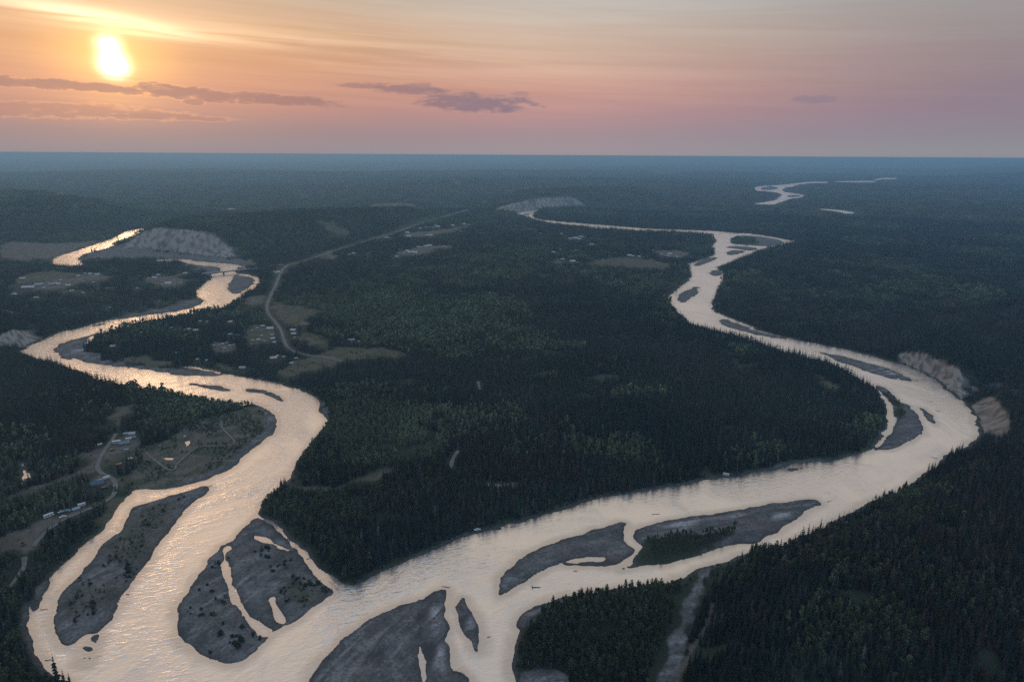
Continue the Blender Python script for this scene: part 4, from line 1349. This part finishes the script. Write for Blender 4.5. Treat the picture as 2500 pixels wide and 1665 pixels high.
def forest_object():
    n = int(keep.sum())
    me = bpy.data.meshes.new('forest')
    me.vertices.add(n)
    me.vertices.foreach_set('co', np.stack([P_['x'], P_['y'], P_['z']], -1)[keep].astype(np.float32).ravel())
    a = me.attributes.new('pick', 'INT', 'POINT')
    a.data.foreach_set('value', P_['i'][keep].astype(np.int32))
    a = me.attributes.new('size', 'FLOAT', 'POINT')
    a.data.foreach_set('value', P_['s'][keep].astype(np.float32))
    a = me.attributes.new('turn', 'FLOAT_VECTOR', 'POINT')
    tv = np.zeros((n, 3), np.float32)
    tv[:, 2] = rng.uniform(0, 6.283, n)
    a.data.foreach_set('vector', tv.ravel())
    a = me.attributes.new('tint', 'FLOAT_COLOR', 'POINT')
    a.data.foreach_set('color', np.c_[P_['t'][keep], np.ones(n)].astype(np.float32).ravel())
    o = bpy.data.objects.new('forest', me)
    C.objects.link(o)
    o['kind'] = 'stuff'
    o['label'] = 'mixed spruce and birch forest covering the land between the rivers'
    ng = bpy.data.node_groups.new('forest', 'GeometryNodeTree')
    ng.interface.new_socket('Geometry', in_out='INPUT', socket_type='NodeSocketGeometry')
    ng.interface.new_socket('Geometry', in_out='OUTPUT', socket_type='NodeSocketGeometry')
    N, L = ng.nodes, ng.links
    gi, go = N.new('NodeGroupInput'), N.new('NodeGroupOutput')
    ci = N.new('GeometryNodeCollectionInfo')
    ci.inputs[0].default_value = src
    ci.inputs['Separate Children'].default_value = True
    ci.inputs['Reset Children'].default_value = True
    ip = N.new('GeometryNodeInstanceOnPoints')
    ip.inputs['Pick Instance'].default_value = True

    def at_(nm, ty):
        nd = N.new('GeometryNodeInputNamedAttribute')
        nd.data_type = ty
        nd.inputs[0].default_value = nm
        return nd.outputs[0]
    L.new(gi.outputs[0], ip.inputs['Points'])
    L.new(ci.outputs[0], ip.inputs['Instance'])
    L.new(at_('pick', 'INT'), ip.inputs['Instance Index'])
    L.new(at_('turn', 'FLOAT_VECTOR'), ip.inputs['Rotation'])
    L.new(at_('size', 'FLOAT'), ip.inputs['Scale'])
    L.new(ip.outputs[0], go.inputs[0])
    o.modifiers.new('scatter', 'NODES').node_group = ng
    print('forest points', n)


forest_object()

# ------------------------------------------------------------------ buildings, vehicles, bridge, logs, brush
WALLS = {'grey': plain('grey board wall', (0.20, 0.19, 0.18)), 'white': plain('white wall', (0.42, 0.41, 0.39)), 'brown': plain('log wall', (0.13, 0.09, 0.06)), 'blue': plain('blue wall', (0.12, 0.17, 0.22))}
ROOFS = {'white': plain('white metal roof', (0.40, 0.37, 0.33), 0.6, 0.14, 0.5, 0.6, 0.3), 'grey': plain('grey metal roof', (0.25, 0.255, 0.26), 0.45, 0.1, 0.5, 0.5, 0.3),
         'green': plain('green metal roof', (0.10, 0.16, 0.145), 0.45, 0.1, 0.5, 0.5), 'blue': plain('blue metal roof', (0.040, 0.075, 0.10), 0.45, 0.12, 0.5, 0.5),
         'red': plain('rusty red roof', (0.42, 0.17, 0.12), 0.6, 0.15), 'pink': plain('faded red roof', (0.50, 0.34, 0.29), 0.6, 0.12)}
GLASS = plain('dark window glass', (0.03, 0.04, 0.05), 0.1, 0.1, 1, 0.8)
DOORM = plain('door paint', (0.22, 0.12, 0.08), 0.6)
TRIM = plain('white trim', (0.7, 0.7, 0.68), 0.5)
TYRE = plain('black rubber', (0.02, 0.02, 0.02), 0.8)
CONCRETE = plain('bridge concrete', (0.30, 0.30, 0.29), 0.8)
STEEL = plain('bridge steel', (0.16, 0.17, 0.18), 0.5)
BODY = {'white': plain('white vehicle paint', (0.52, 0.49, 0.45), 0.4, 0.04, 1, 0.5), 'teal': plain('teal vehicle paint', (0.14, 0.27, 0.28), 0.3, 0.05, 1, 0.5), 'grey': plain('silver vehicle paint', (0.38, 0.39, 0.41), 0.3, 0.05, 1, 0.5),
        'red': plain('red vehicle paint', (0.42, 0.07, 0.05), 0.3, 0.05, 1, 0.5), 'dark': plain('dark vehicle paint', (0.05, 0.06, 0.07), 0.3, 0.05, 1, 0.5)}
_cache = {}


def parts_house(wall, roof, detail, metal=False):
    """unit house: 1 long (x), 0.62 deep (y), about 0.42 high; children made once and shared"""
    key = (wall, roof, detail)
    if key in _cache:
        return _cache[key]
    L, D, e, rdg = 0.5, 0.31, 0.22, 0.40
    out = []
    w = MB()
    w.add([(-L, -D, -0.05), (L, -D, -0.05), (L, D, -0.05), (-L, D, -0.05), (-L, -D, e), (L, -D, e), (L, D, e), (-L, D, e), (-L, 0, rdg - .02), (L, 0, rdg - .02)],
          [(0, 1, 5, 4), (2, 3, 7, 6), (1, 2, 6, 9, 5), (3, 0, 4, 8, 7)])
    out.append(('wall', w.mesh('wall', WALLS[wall]), None))
    r = MB()
    for s in (-1, 1):
        a, c = (s * (D + .07), e - .045), (0, rdg)
        vs = [(-L - .05, a[0], a[1]), (L + .05, a[0], a[1]), (L + .05, 0, rdg), (-L - .05, 0, rdg)]
        r.add(vs + [(x, y, z + .022) for x, y, z in vs], [(0, 1, 2, 3), (7, 6, 5, 4), (0, 4, 5, 1), (1, 5, 6, 2), (3, 7, 4, 0)])
    out.append(('roof', r.mesh('roof', ROOFS[roof]), None))
    if detail:
        c = MB()
        c.box(0.16, 0.22, -0.11, -0.05, 0.3, 0.50)
        out.append(('chimney', c.mesh('chimney', STEEL), 'roof'))
        d = MB()
        d.box(-0.03, 0.05, -D - .012, -D - .002, -0.04, 0.14)
        out.append(('door', d.mesh('door', DOORM), None))
        for x in (-0.33, 0.22):
            f = MB()
            f.box(x - .075, x + .075, -D - .010, -D - .002, 0.055, 0.165)
            out.append(('window', f.mesh('window', TRIM), None))
            g = MB()
            g.box(x - .06, x + .06, -D - .016, -D - .011, 0.07, 0.15)
            out.append(('pane', g.mesh('pane', GLASS), 'last'))
    _cache[key] = out
    return out


def wheels(mb_list, xs, y, r):
    for x in xs:
        for s in (-1, 1):
            t = MB()
            t.disc_y(x, s * y, r, r, 0.22)
            mb_list.append(('wheel', t.mesh('wheel', TYRE), None))


def parts_vehicle(kind, col):
    key = (kind, col)
    if key in _cache:
        return _cache[key]
    out = []
    b, g = MB(), MB()
    if kind == 'motorhome':
        b.prism([(-3.9, 0.5), (3.2, 0.5), (3.9, 0.9), (3.9, 1.5), (3.3, 2.0), (3.7, 2.4), (3.5, 3.1), (-3.9, 3.1)], -1.2, 1.2)
        for s in (-1, 1):
            for x0, x1 in ((-3.2, -1.9), (-1.4, 0.2), (1.0, 2.2)):
                g.box(x0, x1, min(s * 1.215, s * 1.205), max(s * 1.215, s * 1.205), 1.6, 2.4)
        wheels(out, (-2.2, 2.5), 1.1, 0.45)
    elif kind == 'trailer':
        b.prism([(-3.0, 0.55), (2.6, 0.55), (3.0, 1.2), (2.9, 2.4), (2.5, 2.7), (-2.8, 2.7), (-3.0, 2.3)], -1.15, 1.15)
        for s in (-1, 1):
            for x0, x1 in ((-2.3, -1.2), (0.6, 1.8)):
                g.box(x0, x1, min(s * 1.165, s * 1.155), max(s * 1.165, s * 1.155), 1.5, 2.1)
        h = MB()
        h.tube((2.6, 0, 0.6), (4.0, 0, 0.55), 0.07, 0.06)
        out.append(('hitch', h.mesh('hitch', STEEL), None))
        wheels(out, (-0.4, 0.4), 1.05, 0.36)
    elif kind == 'pickup':
        b.prism([(-2.7, 0.5), (2.6, 0.5), (2.7, 0.85), (2.5, 1.1), (1.2, 1.18), (0.6, 1.8), (-0.7, 1.82), (-0.9, 1.15), (-2.7, 1.12)], -0.95, 0.95)
        for s in (-1, 1):
            g.box(-0.6, 0.55, min(s * 0.965, s * 0.955), max(s * 0.965, s * 0.955), 1.25, 1.68)
        wheels(out, (-1.7, 1.7), 0.88, 0.4)
    else:
        b.prism([(-2.4, 0.4), (2.3, 0.4), (2.45, 0.9), (1.7, 1.15), (1.0, 1.95), (-2.3, 2.0), (-2.45, 1.2)], -0.95, 0.95)
        for s in (-1, 1):
            g.box(-2.0, 0.9, min(s * 0.965, s * 0.955), max(s * 0.965, s * 0.955), 1.25, 1.75)
        wheels(out, (-1.5, 1.5), 0.88, 0.36)
    out.insert(0, ('body', b.mesh('body', BODY[col]), None))
    out.insert(1, ('window', g.mesh('window', GLASS), None))
    _cache[key] = out
    return out


def place_parts(o, parts):
    names, last = {}, None
    for nm, me, up in parts:
        c = bpy.data.objects.new(nm, me)
        C.objects.link(c)
        c.parent = o if up is None else (last if up == 'last' else names[up])
        names[nm] = c
        if up is None:
            last = c


ORD = ['first', 'second', 'third', 'fourth', 'fifth', 'sixth', 'seventh', 'eighth', 'ninth', 'tenth', 'eleventh', 'twelfth', 'thirteenth', 'fourteenth', 'fifteenth', 'sixteenth']
for key, place, members in HOUSES:
    seen = {}
    ms = sorted(members, key=lambda m: pts(key + ' %g,%g' % m[:2])[0][0] if len(m) < 6 else 0)
    for m in ms:
        x, y, wpx, kind, colour = m[:5]
        own = m[5] if len(m) > 5 else None
        (px, py), = pts(key + ' %g,%g' % (x, y))
        g = at(px, py)
        g2 = at(px + wpx * TS, py)
        wid = float(np.hypot(*(g2 - g)))
        az_ = math.atan2(g[0], g[1])
        z = zat(*g)
        rz = -az_ + random.uniform(-0.45, 0.45)
        if kind in ('house', 'shed'):
            det = wid > 9 and kind == 'house' and np.hypot(*g) < 1500
            wall = {'blue': 'brown', 'green': 'brown', 'white': random.choice(['white', 'grey']), 'grey': 'grey', 'red': 'brown', 'pink': 'grey'}[colour]
            s = float(np.clip(wid * 0.88, 4, 55))
            o = empty('house' if kind == 'house' else 'shed', g[0], g[1], z, rz)
            o.scale = (s, s * (0.9 if s < 20 else 0.55), min(s, 15) * 1.05)
            place_parts(o, parts_house(wall, colour, det))
            noun = ('long ' if s > 20 else 'small ' if s < 8 else '') + {'pink': 'faded red'}.get(colour, colour) + '-roofed ' + kind
            cat = kind
        else:
            o = empty(kind, g[0], g[1], z, rz)
            place_parts(o, parts_vehicle(kind, colour))
            noun, cat = colour + ' ' + kind, kind
        n = seen.get(noun, 0)
        seen[noun] = n + 1
        tot = sum(1 for q in ms if True)
        o['_n'] = noun
        tag(o, own or (noun + ' ' + place), cat, 'buildings and vehicles ' + place)
        o['_k'] = n
        o['_own'] = 1 if own else 0
    for o in [o for o in SC.objects if o.get('_n') is not None]:
        if not o['_own'] and seen[o['_n']] > 1:
            o['label'] = ORD[min(o['_k'], 15)] + ' ' + o['_n'] + ' from the left ' + place
        del o['_n'], o['_k'], o['_own']

# --- bridge over the left river
ba, bb = at(*pts('A 1705,1090')[0]), at(*pts('A 2085,1050')[0])
bl = float(np.hypot(*(bb - ba)))
bo = empty('road_bridge', ba[0], ba[1], 0, math.atan2(bb[1] - ba[1], bb[0] - ba[0]))
tag(bo, 'long low road bridge on piers crossing the left river above the small oval island', 'bridge')
d = MB()
d.box(-12, bl + 12, -5, 5, 7.0, 7.5)
d.build('deck', CONCRETE, bo)
for y_ in (-3.2, 0, 3.2):
    g = MB()
    g.box(-4, bl + 4, y_ - 0.3, y_ + 0.3, 5.2, 6.99)
    g.build('girder', STEEL, bo)
for y_ in (-4.9, 4.9):
    g = MB()
    g.box(-12, bl + 12, y_ - 0.07, y_ + 0.07, 8.2, 8.4)
    for i in range(int(bl / 5) + 4):
        g.box(-10 + 5 * i, -9.8 + 5 * i, y_ - 0.06, y_ + 0.06, 7.5, 8.2)
    g.build('railing', STEEL, bo)
for u in (0.06, 0.34, 0.68, 0.95):
    g = MB()
    g.box(bl * u - 1.0, bl * u + 1.0, -4, 4, -3, 5.19)
    g.build('pier', CONCRETE, bo)

# --- driftwood
for tok, ln, rz, dark, lab in [
        ('J 1640,785', 9, 2.9, 1, 'dark log afloat off the pointed tip of the big gravel bar'), ('K 1355,188', 11, 0.1, 1, 'dark log floating mid-river north of the wooded bar'),
        ('L 757,82', 8, 0.5, 1, 'dark log afloat beyond the east tip of the wooded bar'), ('J 840,1385', 8, 0.9, 0, 'pale log lying on the big gravel bar'),
        ('J 1315,1555', 7, 1.0, 0, 'pale log on the big gravel bar at the bottom edge'), ('I 1535,1160', 6, 2.5, 0, 'pale log on the west lobe of the delta bar'),
        ('I 1745,1295', 9, 2.4, 0, 'long pale log near the south edge of the delta bar'), ('J 1740,1490', 9, 0.05, 1, 'dark log across the shallow between the big bar and the spindle bar'),
        ('J 1890,345', 6, 2.6, 1, 'dark fallen log leaning off the peninsula bank into the water'), ('J 2200,290', 7, 0.3, 1, 'dark log stranded along the peninsula bank'),
        ('E 1720,1470', 10, 0.9, 1, 'dark log pointing out from the head of the long bar'), ('I 365,970', 6, 0.2, 1, 'dark log in the side channel by the mud wedge'),
        ('I 405,1385', 6, 0.2, 1, 'dark snag in the side channel near the bottom left corner'), ('H 1640,850', 9, 2.8, 1, 'dark log in the river off the inner bend bar'),
        ('H 1585,775', 7, 2.9, 1, 'small dark log in midstream facing the cut bank'), ('K 690,656', 4, 0, 1, 'short dark log between the knife bar and the wooded point'),
        ('H 1615,1235', 9, 2.4, 1, 'fallen tree trunk over the water on the right bank'), ('I 1052,846', 3, 0, 1, 'dark stump at the water edge of the long bar'), ('J 520,553', 5, 0.5, 1, 'dark log at the edge of the narrow side channel'),
        ('J 2000,1195', 3, 0.3, 1, 'short snag in the water right of the spindle bar')]:
    (px, py), = pts(tok)
    g = at(px, py)
    z = max(zat(*g), 0.0)
    b_ = MB()
    b_.tube((-ln / 2, 0, 0.25), (ln / 2, 0, 0.35), 0.42, 0.16, 7)
    for i in range(6):
        a = i * 1.05
        b_.tube((-ln / 2, 0, 0.3), (-ln / 2 - 0.5, 1.1 * math.cos(a), 0.35 + 0.8 * math.sin(a)), 0.16, 0.05, 4)
    for i in range(3):
        b_.tube((ln * (0.05 + 0.12 * i), 0, 0.3), (ln * (0.12 + 0.14 * i), (-1) ** i * 1.1, 0.9), 0.09, 0.03, 4)
    o = b_.build('driftwood_log', DARK_DRIFT if dark else DRIFT)
    o.location = (g[0], g[1], z)
    o.rotation_euler = (0, 0, rz)
    o.scale = (0.65, 0.5, 0.5)
    tag(o, lab, 'log', 'driftwood on and around the bars')
# root wad stranded in the right channel
(px, py), = pts('K 355,790')
g = at(px, py)
b_ = MB()
b_.tube((-2, 0, 0.2), (7, 0.4, 0.5), 0.6, 0.2, 7)
for i in range(14):
    a = i * 0.9
    b_.tube((-1.8, 0, 0.4), (-3.2 - 0.6 * (i % 3), 2.4 * math.cos(a), 0.6 + 1.7 * abs(math.sin(a))), 0.25, 0.06, 4)
o = b_.build('root_wad', DARK_DRIFT)
o.location = (g[0], g[1], 0)
o.scale = (0.6, 0.6, 0.6)
tag(o, 'dark root wad with trunk stranded in the channel below the knife-shaped bar', 'root wad')

# --- willow brush that can be told apart on the bars
SHM = [mesh_np('shrub', np.array(c[0]), c[1], (LEAVES,)) for c, t in SHR]
for place, spots in [
        ('on the west lobe of the delta bar', "I 1770,600,60,7 1955,1255,75,16 1815,1185,30,6 1760,1030,25,3 2115,1195,50,8 1880,560,12,1 1840,1100,15,2 1700,820,60,6 1850,900,80,7 1680,1000,60,3 2010,1130,60,5 1600,1000,80,4 1740,1340,40,2"),
        ('on the east lobe of the delta bar', "J 130,505,70,9 185,560,30,6 310,830,40,6 520,800,60,9 610,770,50,8 480,930,40,4 560,655,40,5 650,815,35,6 350,610,80,7 430,740,60,8 280,320,12,2 350,900,30,3 240,640,50,4"),
        ('on the long gravel bar', "I 1080,650,60,12 1040,720,40,7 745,950,45,8 640,850,60,5 590,950,30,3 1190,280,60,5 1350,160,40,4 900,600,90,6 1150,430,80,6 780,1000,30,4 700,760,60,5 1480,70,40,3 620,1060,40,3 1000,560,60,5")]:
    key = spots.split()[0]
    for sp in spots.split()[1:]:
        x, y, rad, n = [float(v) for v in sp.split(',')]
        for i in range(int(n)):
            a, rr = random.random() * 6.28, rad * math.sqrt(random.random())
            (px, py), = pts('%s %g,%g' % (key, x + rr * math.cos(a), y + rr * 0.7 * math.sin(a)))
            g = at(px, py)
            if float(samp(sd, np.array([g[0]]), np.array([g[1]]))[0]) < 1.5:
                continue
            o = bpy.data.objects.new('willow_shrub', SHM[random.randrange(3)])
            C.objects.link(o)
            o.location = (g[0], g[1], zat(*g) - 0.1)
            o.rotation_euler = (0, 0, random.random() * 6.28)
            s = random.uniform(0.5, 1.15) * (1.2 if n > 7 else 1.0)
            o.scale = (s, s, s)
            v = random.uniform(0.5, 1.1)
            o['tint'] = [0.030 * v, 0.040 * v, 0.021 * v, 1.0]
            tag(o, 'low dark willow shrub growing ' + place, 'shrub', 'willow shrubs ' + place)

# ------------------------------------------------------------------ haze: one closed box of even, pale air
def haze():
    R = 79000
    z0, z1 = -25.0, 301.5
    n = 8
    mb = MB()
    mb.box(-R, R, -R, R, z0, z1)
    m = bpy.data.materials.new('haze')
    m.use_nodes = True
    t = m.node_tree
    t.nodes.clear()
    v = t.nodes.new('ShaderNodeVolumePrincipled')
    v.inputs['Color'].default_value = (0.40, 0.72, 1.0, 1)
    v.inputs['Density'].default_value = 0.0000985
    v.inputs['Anisotropy'].default_value = 0.55
    o = t.nodes.new('ShaderNodeOutputMaterial')
    t.links.new(v.outputs[0], o.inputs['Volume'])
    ob = mb.build('haze', m)
    ob['kind'] = 'stuff'


haze()
